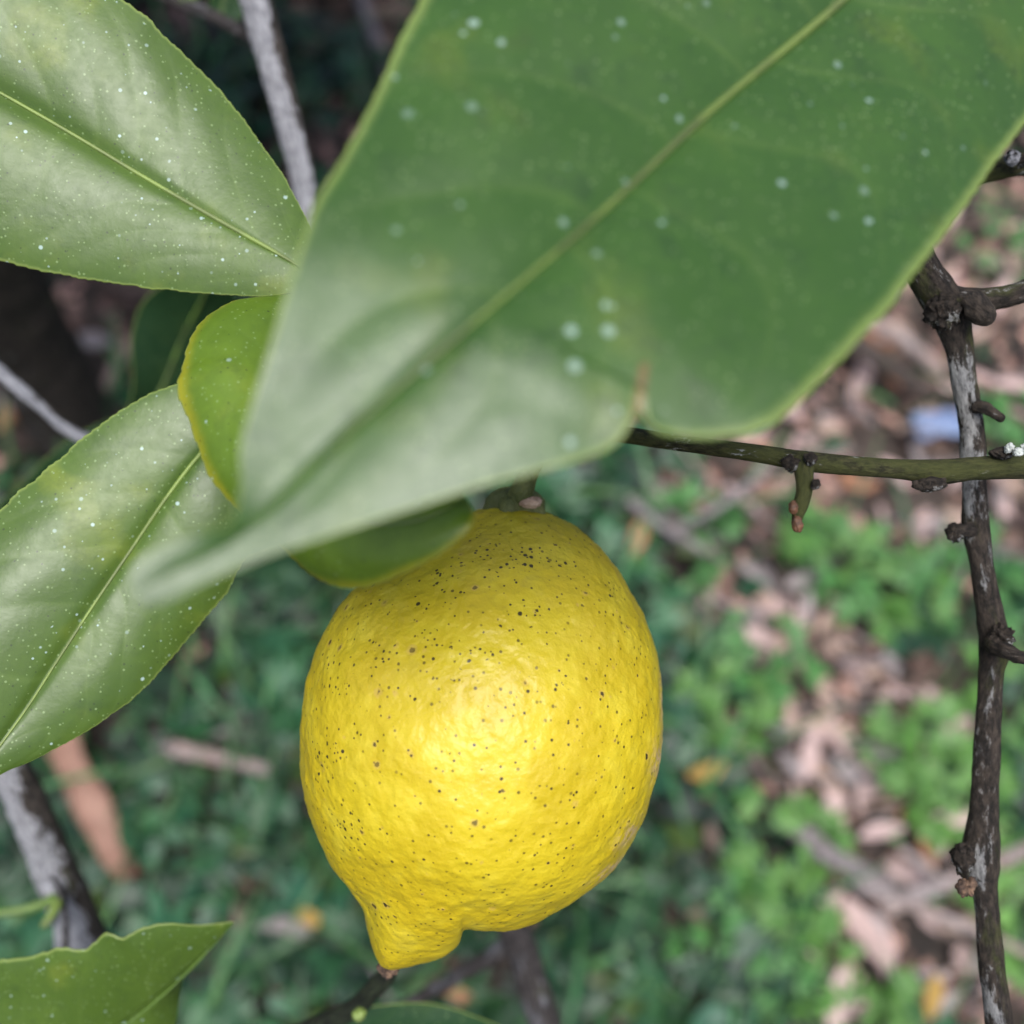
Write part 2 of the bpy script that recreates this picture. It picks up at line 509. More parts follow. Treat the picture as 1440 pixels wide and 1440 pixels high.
def lump(name, px, py, d, r_px, mat, parent, amp=0.35, seed=1, sq=(1, 1, 1), scale=900, n=24):
    """small uneven knob (bud scar, lichen tuft, swelling)"""
    d = nd(px, d)
    c = P(px, py, d); r = r_px * K * d
    ph = np.linspace(0, np.pi, n); ps = np.linspace(0, 2 * np.pi, 2 * n, endpoint=False)
    A, B = np.meshgrid(ph, ps, indexing='ij')
    dirs = np.stack([np.sin(A) * np.cos(B), np.sin(A) * np.sin(B), np.cos(A)], -1)
    q = dirs * max(r * scale, 0.9)
    rr = r * (1 + amp * (0.6 * vnoise(q + seed * 7.3, seed) + 0.5 * vnoise(q * 2.3 + seed, seed + 2) + 0.4 * vnoise(q * 5.1 + seed, seed + 3)))
    v = dirs * rr[..., None] * np.array(sq)
    v = c + v[..., :1] * RIGHT + v[..., 1:2] * FWD + v[..., 2:] * UP
    ii = np.arange(n * 2 * n).reshape(n, 2 * n)
    f = np.stack([ii[:-1], ii[1:], np.roll(ii[1:], -1, 1), np.roll(ii[:-1], -1, 1)], -1).reshape(-1, 4)
    return mk(name, v.reshape(-1, 3), f, mat, parent, {"tc": (v - c).reshape(-1, 3)})

def wpt(p, r): return (*p, r)

# trunk, out of frame below the picture, where the limbs come together
t_top = P(850, 1790, 0.52)
t_mid = (BASE + t_top) / 2 + np.array([0.012, 0.006, 0])
trunk = tube("trunk", [wpt(BASE - np.array([0, 0, 0.03]), 0.034), wpt(BASE + (t_mid - BASE) * 0.3, 0.026), wpt(t_mid, 0.022), wpt(t_top, 0.019)], M_TRUNK, tree, seg=32, step=0.003, world_pts=True, rough=0.1, rscale=60)

# upright branch at the right, with spurs and knots
br = tube("branch", [(1215, 250, .190, 46), (1262, 318, .192, 48), (1300, 385, .195, 50), (1334, 437, .197, 54), (1347, 480, .198, 40), (1356, 540, .198, 35),
                     (1367, 610, .199, 34), (1370, 690, .199, 33), (1373, 748, .199, 37), (1380, 790, .199, 33), (1390, 850, .2, 34), (1399, 905, .2, 42), (1393, 955, .2, 34),
                     (1388, 1050, .2, 35), (1384, 1140, .2, 38), (1379, 1205, .2, 50), (1386, 1258, .2, 33), (1393, 1340, .2, 34), (1406, 1450, .2, 37),
                     (1415, 1560, .22, 44), (1330, 1680, .30, 50), (1080, 1780, .42, 44), (880, 1810, .52, 44)],
          M_BARK, tree, rough=0.075, seed=3)
tag(br, "dark knotty upright branch streaked with grey lichen")
tube("spur", [(1372, 570, .196, 22), (1392, 578, .194, 18), (1404, 586, .193, 16), (1413, 590, .192, 17)], M_BARK, br, 16, 0.30, 0.0003, taper1=True, seed=5, rscale=700)
lump("knot", 1343, 748, .196, 13, M_BARK, br, 0.45, 3)
tube("spur", [(1368, 744, .197, 22), (1352, 748, .196, 20), (1339, 750, .195, 22)], M_BARK, br, 14, 0.30, 0.0003, taper1=True, seed=6, rscale=700)
tube("spur", [(1398, 905, .196, 26), (1412, 915, .192, 26), (1430, 922, .190, 22), (1452, 926, .189, 18)], M_BARK, br, 16, 0.30, 0.0003, taper1=True, seed=7, rscale=600)
lump("knot", 1408, 893, .195, 15, M_BARK, br, 0.5, 4)
lump("knot", 1355, 1208, .194, 17, M_BARK, br, 0.4, 6, (0.8, 1, 1.3))
lump("knot", 1360, 1246, .193, 11, M_TIP, br, 0.6, 7, (1, 1, 1.2), 800)
lump("knot", 1325, 438, .192, 22, M_BARK, br, 0.4, 8)
side = tube("branch", [(1336, 418, .196, 34), (1370, 422, .195, 34), (1400, 420, .195, 31), (1445, 408, .194, 32), (1530, 370, .195, 36), (1600, 300, .2, 38)], M_BARK, tree, rough=0.07, seed=9)
tag(side, "short dark side branch with flaking grey bark")
tube("spur", [(1366, 425, .192, 34), (1382, 442, .190, 32), (1394, 456, .189, 28)], M_BARK, side, 18, 0.30, 0.0003, taper1=True, seed=11, rscale=600)
up_r = tube("branch", [(1290, 262, .205, 26), (1350, 250, .205, 28), (1395, 240, .204, 30), (1445, 232, .203, 32), (1530, 250, .203, 36), (1600, 300, .2, 40), (1640, 600, .21, 44), (1600, 1100, .23, 48), (1480, 1480, .235, 50), (1330, 1680, .30, 50)], M_BARK_GREEN, tree, rough=0.08, seed=13)
tag(up_r, "mossy green twig end with a grey bud knob")
lump("bud_knob", 1424, 222, .198, 11, M_BARK_PALE, up_r, 0.3, 3)
lump("bud_knob", 1438, 226, .198, 9, M_BARK, up_r, 0.4, 4)

# horizontal green fruiting twig crossing in front of the upright branch
tw = tube("branch", [(1640, 640, .205, 44), (1540, 650, .190, 42), (1440, 655, .182, 37), (1370, 659, .180, 33), (1318, 664, .180, 36), (1270, 660, .180, 29), (1200, 655, .179, 27), (1135, 649, .178, 28),
                     (1060, 637, .177, 25), (970, 625, .176, 23), (890, 613, .175, 23), (800, 598, .174, 22), (700, 560, .174, 20), (580, 500, .175, 18), (450, 425, .177, 14)],
          M_BARK_GREEN, tree, rough=0.04, seed=17)
tag(tw, "thin olive green fruiting twig crossing the dark upright branch")
sp = tube("spur", [(1128, 648, .175, 30), (1131, 668, .173, 26), (1131, 690, .172, 23), (1125, 712, .172, 22), (1121, 728, .172, 16), (1121, 738, .172, 12)], M_BARK_GREEN, tw, 18, 0.08, 0.0003, taper1=True, seed=19, rscale=500)
lump("knot", 1112, 652, .174, 12, M_BARK, tw, 0.4, 9)
lump("knot", 1140, 645, .172, 9, M_BARK, tw, 0.5, 12)
lump("bud", 1115, 714, .1705, 8.5, M_BUD, tw, 0.3, 10, (0.8, 1, 1.1))
lump("bud", 1121, 737, .171, 8, M_BUD, tw, 0.3, 11, (0.9, 1, 1.5))
lump("bud", 1147, 682, .170, 7, M_BARK, tw, 0.5, 13)
lump("knot", 1308, 681, .178, 13, M_BARK, tw, 0.35, 14, (1.7, 1, 0.8))
lump("lichen_tuft", 1419, 631, .176, 6, M_LICHEN, tw, 0.6, 15, scale=900)
lump("lichen_tuft", 1431, 636, .175, 7, M_LICHEN, tw, 0.6, 16, scale=900)
lump("lichen_tuft", 1442, 630, .176, 6, M_LICHEN, tw, 0.6, 17, scale=900)
lump("knot", 1412, 638, .178, 12, M_BARK, tw, 0.4, 18, (1.4, 1, 0.7))
# pedicel that carries the lemon
tube("branch", [(800, 598, .174, 22), (768, 622, .174, 24), (748, 656, .175, 26), (734, 690, .177, 34), (728, 712, .180, 38)], M_CALYX, tree, rough=0.05, step=0.0005, seed=21)

# pale branch behind, from the upper left down behind the fruit
pb = tube("branch", [(330, -140, .25, 50), (352, -30, .255, 48), (376, 60, .26, 44), (398, 140, .265, 40), (420, 225, .27, 36), (437, 300, .275, 33), (480, 430, .285, 36), (545, 610, .30, 38), (610, 850, .31, 40), (640, 980, .313, 41)],
          M_BARK_PALE, tree, rough=0.07, seed=23)
tag(pb, "pale grey lichen-covered branch rising behind the leaves")
pd = tube("branch", [(605, 830, .31, 39), (640, 980, .313, 42), (670, 1100, .315, 42), (708, 1260, .315, 44), (738, 1350, .315, 46), (768, 1450, .32, 48), (800, 1580, .37, 50), (840, 1720, .46, 48), (852, 1800, .53, 50)],
          M_BARK_DK, tree, rough=0.07, seed=24)
tag(pd, "dark grey limb emerging below the lemon")
tube("twig", [(384, 62, .262, 26), (340, 45, .27, 20), (290, 18, .28, 18), (220, -10, .29, 16), (120, -60, .30, 14)], M_BARK_DK, pb, rough=0.08, seed=25)
tube("twig", [(726, 1318, .315, 28), (690, 1345, .318, 24), (650, 1368, .32, 22), (612, 1392, .325, 20), (540, 1430, .33, 18), (430, 1490, .34, 16)], M_BARK_DK, pd, rough=0.1, seed=27)
lt = tube("branch", [(-160, 400, .26, 18), (-60, 470, .262, 18), (10, 532, .264, 19), (60, 573, .266, 17), (112, 613, .268, 19), (230, 655, .275, 20), (400, 650, .285, 22), (553, 632, .302, 24)], M_BARK_PALE, tree, rough=0.06, seed=29)
tag(lt, "thin whitish twig passing behind the lower leaf")
lb = tube("branch", [(-70, 900, .255, 50), (-10, 1040, .265, 50), (38, 1130, .275, 54), (72, 1210, .285, 57), (106, 1290, .295, 60), (140, 1370, .305, 62), (240, 1500, .34, 66), (500, 1680, .43, 60), (850, 1800, .53, 50)], M_BARK_PALE, tree, rough=0.07, seed=31)
tag(lb, "thick branch white with lichen on one side above the serrated leaf")
tube("twig", [(66, 1240, .28, 22), (80, 1270, .278, 24), (86, 1310, .277, 20), (88, 1380, .276, 16), (90, 1470, .28, 14)], M_BARK_PALE, lb, rough=0.06, seed=33)
tube("twig", [(80, 1262, .277, 16), (50, 1275, .274, 14), (10, 1283, .272, 12), (-60, 1290, .27, 12)], M_PET, lb, rough=0.05, seed=35)
tube("twig", [(82, 1268, .276, 14), (72, 1288, .272, 13), (58, 1306, .270, 12)], M_RIB, lb, rough=0.05, seed=36, taper1=True)
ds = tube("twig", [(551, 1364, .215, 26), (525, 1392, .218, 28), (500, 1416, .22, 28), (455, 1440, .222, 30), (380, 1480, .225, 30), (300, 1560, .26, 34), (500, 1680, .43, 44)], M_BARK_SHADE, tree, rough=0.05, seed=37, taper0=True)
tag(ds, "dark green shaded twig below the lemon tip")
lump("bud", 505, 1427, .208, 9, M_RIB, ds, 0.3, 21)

# ------------------------------------------------------------------ leaves
def leaf(left, mid, right, mat, ribmat, label, nt=200, ns=90, nvein=9, vslope=0.16, quilt=0.00016, bulge=(0.0, 0.0), serr=0.006, nser=60,
         rib_px=9, seed=1, thick=0.00032, scar=None, rib=True, wave=0.0009):
    """three edge lines, each from leaf base to tip as (px, py, depth) rows: left margin, midrib, right margin"""
    W = [catmull([P(*q) for q in l], nt) for l in (left, mid, right)]
    Lm, Mm, Rm = W
    s = np.linspace(-1, 1, 2 * ns + 1)
    t = np.linspace(0, 1, nt)
    T, S = np.meshgrid(t, s, indexing='ij')
    A = np.abs(S)
    E = np.where(S[..., None] < 0, Lm[:, None], Rm[:, None])
    # uneven, finely toothed margin
    tt = np.stack([T * nser * 0.35, np.sign(S) * 3.1, T * 0], -1)
    saw = np.mod(T * nser + vnoise(tt, seed) * 0.9, 1.0)
    er = 1 + (serr * (saw - 0.5) + serr * 1.1 * vnoise(tt * 1.7, seed + 1)) * A ** 6
    V = Mm[:, None] + (E - Mm[:, None]) * (A * er)[..., None]
    # blade normal towards the camera side
    du = np.gradient(V, axis=0); dv = np.gradient(V, axis=1)
    n = np.cross(du, dv); n /= np.linalg.norm(n, axis=2)[..., None] + 1e-12
    if (n[nt // 2, ns] @ -FWD) < 0: n = -n
    # veins sweeping towards the tip, with the blade puffed up between them
    nz = vnoise(np.stack([T * 4, A * 1.5, np.sign(S) * 2 + seed], -1), seed) * 0.4
    ph = (T - vslope * A * (0.55 + 0.45 * A) + np.where(S < 0, 0.045, 0.0)) * nvein + nz * 2
    fr = np.abs(np.mod(ph + 0.5, 1) - 0.5) / nvein
    vein = np.exp(-(fr / 0.0034) ** 2) * np.clip(1.15 - A, 0, 1) ** 0.7 * np.clip(A * 30, 0, 1)
    fade = np.clip((1 - A) * 3.0, 0, 1) * np.clip(A * 5, 0, 1) * np.clip(T * 6, 0, 1) * np.clip((1 - T) * 6, 0, 1)
    puff = np.sin(np.pi * np.mod(ph, 1)) - 0.5
    b = np.where(S < 0, bulge[0], bulge[1])
    wid = np.linalg.norm(E - Mm[:, None], axis=2); wid = wid / wid.max()
    off = quilt * puff * fade * wid + b * 4 * A * (1 - A) * wid ** 1.5
    off = off + wave * wid * vnoise(np.stack([T * 5, S * 2, S * 0 + seed * 1.7], -1), seed + 5) * A
    off = off - 0.0006 * wid * np.exp(-(A / 0.06) ** 2)
    V = V + n * off[..., None]
    edge = np.maximum(A, np.clip(1 - (1 - T) * 40, 0, 1) * 0)
    sc = np.zeros_like(A)
    if scar is not None:
        rel = V - CAM
        dep = rel @ FWD
        X = (rel @ RIGHT) / dep / K + 720; Y = 720 - (rel @ UP) / dep / K
        for (x0, y0, x1, y1, w) in scar:
            dx, dy = x1 - x0, y1 - y0
            tpar = np.clip(((X - x0) * dx + (Y - y0) * dy) / (dx * dx + dy * dy), 0, 1)
            dd = np.hypot(X - x0 - tpar * dx, Y - y0 - tpar * dy)
            sc = np.maximum(sc, np.exp(-(dd / w) ** 2))
    m = 2 * ns + 1
    top = V.reshape(-1, 3)
    bot = (V - n * thick).reshape(-1, 3)
    ii = np.arange(nt * m).reshape(nt, m); jj = ii + nt * m
    q = lambda a: np.stack([a[:-1, :-1], a[:-1, 1:], a[1:, 1:], a[1:, :-1]], -1).reshape(-1, 4)
    f = [q(ii), q(jj)[:, ::-1]]
    for c0 in (0, m - 1):
        g = np.stack([ii[:-1, c0], ii[1:, c0], jj[1:, c0], jj[:-1, c0]], -1)
        f.append(g if c0 == 0 else g[:, ::-1])
    f = np.vstack(f)
    dup = lambda a: np.concatenate([a.ravel(), a.ravel()])
    o = mk("leaf", np.vstack([top, bot]), f, mat, tree, {"vein": dup(vein), "edge": dup(edge), "scar": dup(sc)})
    tag(o, label)
    if rib:
        c = V[:, ns] + n[:, ns] * 0.00012
        dep = (c - CAM) @ FWD
        rr = rib_px * 0.5 * K * dep * np.linspace(1.25, 0.35, nt) * np.clip(wid[:, ns - 1] / wid.max() * 2.5, 0.12, 1)
        stepi = np.unique(np.linspace(0, nt - 1, 46).astype(int))
        pts = [(*c[i], rr[i]) for i in stepi]
        tube("midrib", pts, ribmat, o, 10, 0.03, 0.0008, world_pts=True, seed=seed)
    return o

# the large out-of-focus leaf nearest the lens
leaf(left=[(1500, -330, .137), (1250, -330, .135), (960, -290, .130), (760, -180, .123), (640, -80, .117), (585, 0, .112), (535, 110, .1075), (485, 215, .1035), (442, 290, .1005), (412, 380, .098), (385, 470, .0962), (358, 555, .0945), (338, 625, .093), (338, 690, .0918), (322, 738, .0910), (270, 752, .0905), (205, 780, .0897), (181, 812, .0892), (188, 834, .0892)],
     mid=[(1500, -330, .137), (1340, -150, .133), (1182, 2, .127), (1010, 145, .118), (870, 275, .1095), (760, 372, .1027), (660, 458, .0985), (560, 545, .0965), (460, 635, .0945), (375, 720, .0925), (300, 776, .0912), (240, 806, .0902), (188, 834, .0892)],
     right=[(1500, -330, .137), (1620, -180, .144), (1600, -20, .144), (1520, 80, .140), (1440, 178, .132), (1375, 268, .123), (1300, 370, .114), (1225, 462, .107), (1150, 540, .1025), (1085, 597, .100), (1020, 614, .099), (950, 612, .0982), (915, 596, .0978), (903, 545, .0985), (890, 590, .0976), (860, 630, .097), (800, 652, .096), (740, 668, .0953), (660, 690, .0945), (560, 722, .0935), (470, 752, .0925), (380, 782, .0917), (300, 814, .0908), (240, 845, .0900), (203, 853, .0894), (188, 834, .0892)],
     mat=M_LEAF_BIG, ribmat=M_RIB_BIG, label="large blurred pale green leaf with white specks hanging over the lemon", nt=340, ns=120, nvein=10, vslope=0.10,
     quilt=0.0004, bulge=(0.0015, 0.0015), rib_px=13, seed=2, scar=[(906, 515, 893, 600, 5)], wave=0.003)
# mid leaf, yellow-edged, tucked between
leaf(left=[(440, 412, .168), (390, 414, .166), (345, 420, .163), (318, 428, .161), (285, 452, .158), (264, 485, .155), (256, 520, .153), (250, 545, .151), (262, 585, .149), (276, 625, .147), (300, 678, .145), (336, 722, .143), (400, 780, .139), (440, 812, .136), (488, 828, .132), (545, 815, .128), (610, 785, .125), (655, 750, .124), (666, 722, .125), (655, 700, .128)],
     mid=[(440, 412, .168), (405, 450, .160), (380, 520, .152), (385, 600, .145), (425, 680, .137), (490, 730, .130), (570, 735, .126), (630, 715, .126), (655, 700, .128)],
     right=[(440, 412, .168), (475, 470, .160), (490, 540, .152), (510, 600, .145), (545, 640, .138), (590, 660, .132), (630, 675, .129), (655, 700, .128)],
     mat=M_LEAF_YEL, ribmat=M_RIB, label="smaller yellow-edged leaf curling behind the large blurred leaf", nt=200, ns=60, nvein=8, bulge=(0.003, 0.001), seed=5, serr=0.02, nser=40)
# upper left leaf
leaf(left=[(450, 398, .170), (380, 416, .171), (300, 413, .172), (200, 404, .172), (100, 389, .172), (0, 366, .171), (-130, 320, .169), (-260, 230, .166), (-380, 90, .162), (-450, -60, .16)],
     mid=[(450, 398, .170), (410, 368, .171), (300, 305, .172), (200, 247, .172), (110, 193, .171), (0, 130, .169), (-130, 60, .166), (-280, -5, .163), (-450, -60, .16)],
     right=[(450, 398, .170), (444, 340, .173), (428, 300, .175), (400, 250, .176), (366, 200, .177), (330, 150, .177), (288, 103, .176), (240, 55, .174), (175, 0, .172), (60, -70, .170), (-100, -120, .166), (-280, -120, .162), (-450, -60, .16)],
     mat=M_LEAF, ribmat=M_RIB, label="broad glossy green leaf with white specks above the dark hollow", nt=240, ns=90, nvein=9, vslope=0.20, bulge=(0.0030, 0.0022), seed=3, serr=0.012, nser=70, rib_px=6)
# lower left leaf
leaf(left=[(335, 585, .176), (300, 545, .177), (250, 540, .177), (180, 572, .176), (110, 622, .174), (50, 670, .172), (0, 715, .170), (-70, 800, .167), (-120, 920, .164), (-150, 1060, .162), (-150, 1200, .16)],
     mid=[(335, 585, .176), (280, 640, .176), (232, 702, .175), (182, 776, .174), (132, 850, .172), (80, 930, .170), (28, 1010, .168), (-50, 1110, .164), (-150, 1200, .16)],
     right=[(335, 585, .176), (372, 650, .178), (372, 720, .179), (352, 770, .179), (322, 828, .179), (288, 872, .178), (248, 918, .177), (200, 970, .175), (150, 1010, .173), (90, 1046, .171), (40, 1072, .169), (0, 1090, .167), (-70, 1140, .164), (-150, 1200, .16)],
     mat=M_LEAF, ribmat=M_RIB, label="long speckled green leaf crossed by the blurred leaf tip", nt=240, ns=80, nvein=9, vslope=0.22, bulge=(0.0022, 0.0030), seed=4, serr=0.013, nser=60, rib_px=5)
# bottom left leaf with a ragged upper edge
leaf(left=[(-260, 1640, .21), (-160, 1480, .205), (-60, 1370, .20), (0, 1350, .198), (45, 1342, .197), (88, 1333, .196), (118, 1334, .196), (148, 1313, .195), (172, 1320, .195), (192, 1308, .195), (230, 1300, .196), (280, 1302, .198), (330, 1297, .200)],
     mid=[(-260, 1640, .21), (-60, 1580, .208), (80, 1510, .206), (180, 1440, .205), (240, 1390, .204), (290, 1340, .202), (330, 1297, .200)],
     right=[(-260, 1640, .21), (-60, 1680, .212), (100, 1630, .213), (200, 1540, .213), (243, 1450, .212), (252, 1395, .210), (268, 1355, .207), (300, 1325, .203), (330, 1297, .200)],
     mat=M_LEAF, ribmat=M_PET, label="green leaf with a ragged toothed edge at the foot of the lichened branch", nt=180, ns=70, nvein=7, vslope=0.2, bulge=(0.002, 0.002), seed=6, serr=0.02, nser=34, rib_px=5)
# dark leaves with shade put into their colour
leaf(left=[(380, 1470, .225), (440, 1432, .226), (520, 1416, .228), (590, 1412, .230), (650, 1424, .232), (710, 1446, .234), (760, 1480, .236)],
     mid=[(380, 1470, .225), (470, 1470, .228), (570, 1468, .231), (670, 1474, .234), (760, 1480, .236)],
     right=[(380, 1470, .225), (460, 1530, .222), (570, 1545, .224), (680, 1525, .230), (760, 1480, .236)],
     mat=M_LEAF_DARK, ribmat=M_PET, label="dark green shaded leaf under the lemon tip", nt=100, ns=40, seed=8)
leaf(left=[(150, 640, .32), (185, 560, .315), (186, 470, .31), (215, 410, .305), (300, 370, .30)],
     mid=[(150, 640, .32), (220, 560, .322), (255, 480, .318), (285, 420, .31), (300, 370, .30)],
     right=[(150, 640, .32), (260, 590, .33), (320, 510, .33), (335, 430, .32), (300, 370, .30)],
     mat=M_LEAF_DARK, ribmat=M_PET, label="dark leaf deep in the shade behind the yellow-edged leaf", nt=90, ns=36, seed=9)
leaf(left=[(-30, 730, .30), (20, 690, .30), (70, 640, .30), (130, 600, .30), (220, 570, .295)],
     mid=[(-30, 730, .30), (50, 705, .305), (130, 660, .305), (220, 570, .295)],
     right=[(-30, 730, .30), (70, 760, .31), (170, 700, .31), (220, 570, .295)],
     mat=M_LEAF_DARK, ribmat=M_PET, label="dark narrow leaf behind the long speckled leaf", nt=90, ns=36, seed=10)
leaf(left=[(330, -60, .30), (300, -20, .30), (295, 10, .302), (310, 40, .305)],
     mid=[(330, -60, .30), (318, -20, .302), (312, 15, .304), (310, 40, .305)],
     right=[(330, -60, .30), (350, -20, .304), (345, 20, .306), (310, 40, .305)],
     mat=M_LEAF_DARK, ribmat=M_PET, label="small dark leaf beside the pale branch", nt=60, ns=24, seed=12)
# petioles behind the big leaf
for pts, m in (([(450, 398, .171, 12), (462, 412, .174, 13), (470, 434, .177, 13)], M_PET), ([(440, 412, .168, 11), (455, 420, .172, 12), (470, 434, .177, 13)], M_PET),
               ([(335, 585, .176, 11), (400, 540, .178, 12), (470, 480, .178, 13), (500, 455, .176, 13)], M_PET), ([(1500, -330, .150, 16), (1580, -360, .16, 18), (1640, -200, .16, 20), (1600, 300, .2, 24)], M_PET),
               ([(220, 570, .296, 14), (300, 620, .292, 14), (390, 650, .286, 14)], M_PET), ([(150, 640, .32, 12), (250, 650, .30, 14), (330, 655, .282, 16)], M_PET),
               ([(330, -60, .30, 10), (300, -20, .285, 10), (255, 5, .284, 10)], M_PET), ([(-260, 1640, .21, 16), (-100, 1720, .26, 20), (240, 1620, .37, 24), (380, 1600, .39, 24)], M_PET)):
    tube("petiole", pts, m, tree, 10, 0.04, 0.001, seed=41)

# ------------------------------------------------------------------ lemon
LD = 0.182
CX, CY = 678, 1010
outline = [(728, 709), (765, 716), (803, 737), (850, 775), (888, 828), (913, 880), (929, 940), (935, 1000), (931, 1060), (916, 1120), (889, 1176), (850, 1227), (802, 1272), (762, 1297), (722, 1307), (684, 1302), (655, 1291),
           (646, 1316), (622, 1337), (586, 1347), (558, 1353), (543, 1353), (530, 1343), (518, 1310), (509, 1268), (492, 1238), (464, 1200), (441, 1152), (427, 1100), (421, 1040), (425, 980), (438, 930), (461, 880), (494, 832), (542, 787), (602, 744), (665, 716), (700, 709)]
op = np.array(outline + outline[:1], float)
op[:, 0] = CX + (op[:, 0] - CX) * 0.978
oc = catmull(np.c_[op, np.zeros(len(op))], 900)[:, :2]
ang = np.unwrap(np.arctan2(oc[:, 0] - CX, -(oc[:, 1] - CY)))
rad = np.hypot(oc[:, 0] - CX, oc[:, 1] - CY)
o_ = np.argsort(ang)
def Rpx(a):
    a = np.mod(a - ang[o_][0], 2 * np.pi) + ang[o_][0]
    return np.interp(a, ang[o_], rad[o_], period=2 * np.pi)
body = [p for p in outline if not (p[1] > 1195 and p[0] < 700)]
bi = next(i for i, p in enumerate(body) if p == (722, 1307)) + 1
body[bi:bi] = [(680, 1290), (640, 1283), (590, 1268), (545, 1250), (500, 1222), (466, 1190)]
lift = {(802, 1272): (799, 1262), (762, 1297): (760, 1283), (722, 1307): (721, 1291)}
body = [lift.get(p, p) for p in body]
bp = np.array(body + body[:1], float)
bp[:, 0] = CX + (bp[:, 0] - CX) * 0.978
bc = catmull(np.c_[bp, np.zeros(len(bp))], 900)[:, :2]
bang = np.arctan2(bc[:, 0] - CX, -(bc[:, 1] - CY)); brad = np.hypot(bc[:, 0] - CX, bc[:, 1] - CY)
bo = np.argsort(bang)
def Rbody(a): return np.interp(np.mod(a + np.pi, 2 * np.pi) - np.pi, bang[bo], brad[bo], period=2 * np.pi)
pole = math.atan2(575 - CX, -(1345 - CY))     # direction of the nipple seen from the centre, measured from image-up, clockwise
tp = pole + math.pi
nph, nps = 300, 400
ph = np.linspace(0.0, math.pi, nph); ps = np.linspace(0, 2 * math.pi, nps, endpoint=False)
PHI, PSI = np.meshgrid(ph, ps, indexing='ij')
w = 0.5 + 0.5 * np.cos(PSI)
rr = Rbody(tp + PHI) * w + Rbody(tp - PHI) * (1 - w)
ax = np.array([math.sin(tp), 0, math.cos(tp)]); e1 = np.array([math.cos(tp), 0, -math.sin(tp)]); e2 = np.array([0, 1, 0])
D = np.cos(PHI)[..., None] * ax + np.sin(PHI)[..., None] * (np.cos(PSI)[..., None] * e1 + np.sin(PSI)[..., None] * e2)
theta = np.arctan2(D[..., 0], D[..., 2]); beta = np.arcsin(np.clip(D[..., 1], -1, 1))
extra = np.clip(Rpx(theta) - Rbody(theta), 0, None) * (D[..., 2] < -0.5) * np.clip((-0.055 - D[..., 0]) / 0.03, 0, 1)
rr = rr * (1 - 0.05 * np.clip(-D[..., 2], 0, 1) ** 2 * np.clip(np.abs(D[..., 1]) * 2, 0, 1))
rr = rr + extra * np.exp(-(np.abs(beta) / np.where(beta < 0, 0.42, 0.25)) ** 2.2)
rm = rr * K * LD
q = D * rm[..., None]
rm = rm + 0.0006 * vnoise(q * 90, 21) + 0.00020 * vnoise(q * 240, 22) + 0.00013 * vnoise(q * 520, 23) + 0.00008 * vnoise(q * 1000, 24)
Vc = D * rm[..., None]
LC = P(CX, CY, LD)
VW = LC + Vc[..., :1] * RIGHT + Vc[..., 1:2] * FWD + Vc[..., 2:] * UP
ii = np.arange(nph * nps).reshape(nph, nps)
lf = np.stack([ii[:-1], ii[1:], np.roll(ii[1:], -1, 1), np.roll(ii[:-1], -1, 1)], -1).reshape(-1, 4)
yy = -Vc[..., 2] / (K * LD) + CY; xx = Vc[..., 0] / (K * LD) + CX
topness = np.clip((960 - yy) / 250, 0, 1) ** 1.3
def blob(x, y, sx, sy): return np.exp(-((xx - x) / sx) ** 2 - ((yy - y) / sy) ** 2)
scarA = np.clip(blob(848, 1195, 22, 14) * 1.3 + blob(875, 1140, 20, 22) * 0.8 + blob(918, 1050, 16, 30) + blob(928, 975, 9, 35) * 1.1, 0, 1) * (Vc[..., 1] < 0.012)
clus = np.zeros_like(xx)
for (x, y, sx, sy) in ((752, 770, 20, 10), (772, 782, 16, 8), (722, 788, 18, 8), (658, 781, 9, 5), (682, 770, 10, 9), (630, 803, 14, 8), (738, 846, 20, 10), (750, 836, 12, 9), (625, 866, 10, 9), (642, 874, 16, 6), (668, 888, 22, 6), (657, 909, 8, 8),
                       (560, 894, 12, 9), (600, 836, 10, 6), (500, 1012, 14, 12), (503, 940, 10, 8), (476, 1022, 7, 10), (851, 825, 9, 6), (786, 802, 8, 6), (775, 924, 9, 12), (481, 1060, 6, 8), (440, 1118, 8, 10), (735, 955, 5, 5), (700, 1104, 6, 6), (510, 1108, 7, 7)):
    clus = np.maximum(clus, np.exp(-((xx - x) / sx) ** 2 - ((yy - y) / sy) ** 2))
clus = clus * (Vc[..., 1] < 0.004)
lemon = empty("lemon", P(545, 1357, LD))
tag(lemon, "ripe yellow lemon with black specks hanging from the twig", "lemon")
mk("peel", VW.reshape(-1, 3), lf, M_PEEL, lemon, {"topness": topness.ravel(), "scar": scarA.ravel(), "clus": clus.ravel()}, origin=LC)

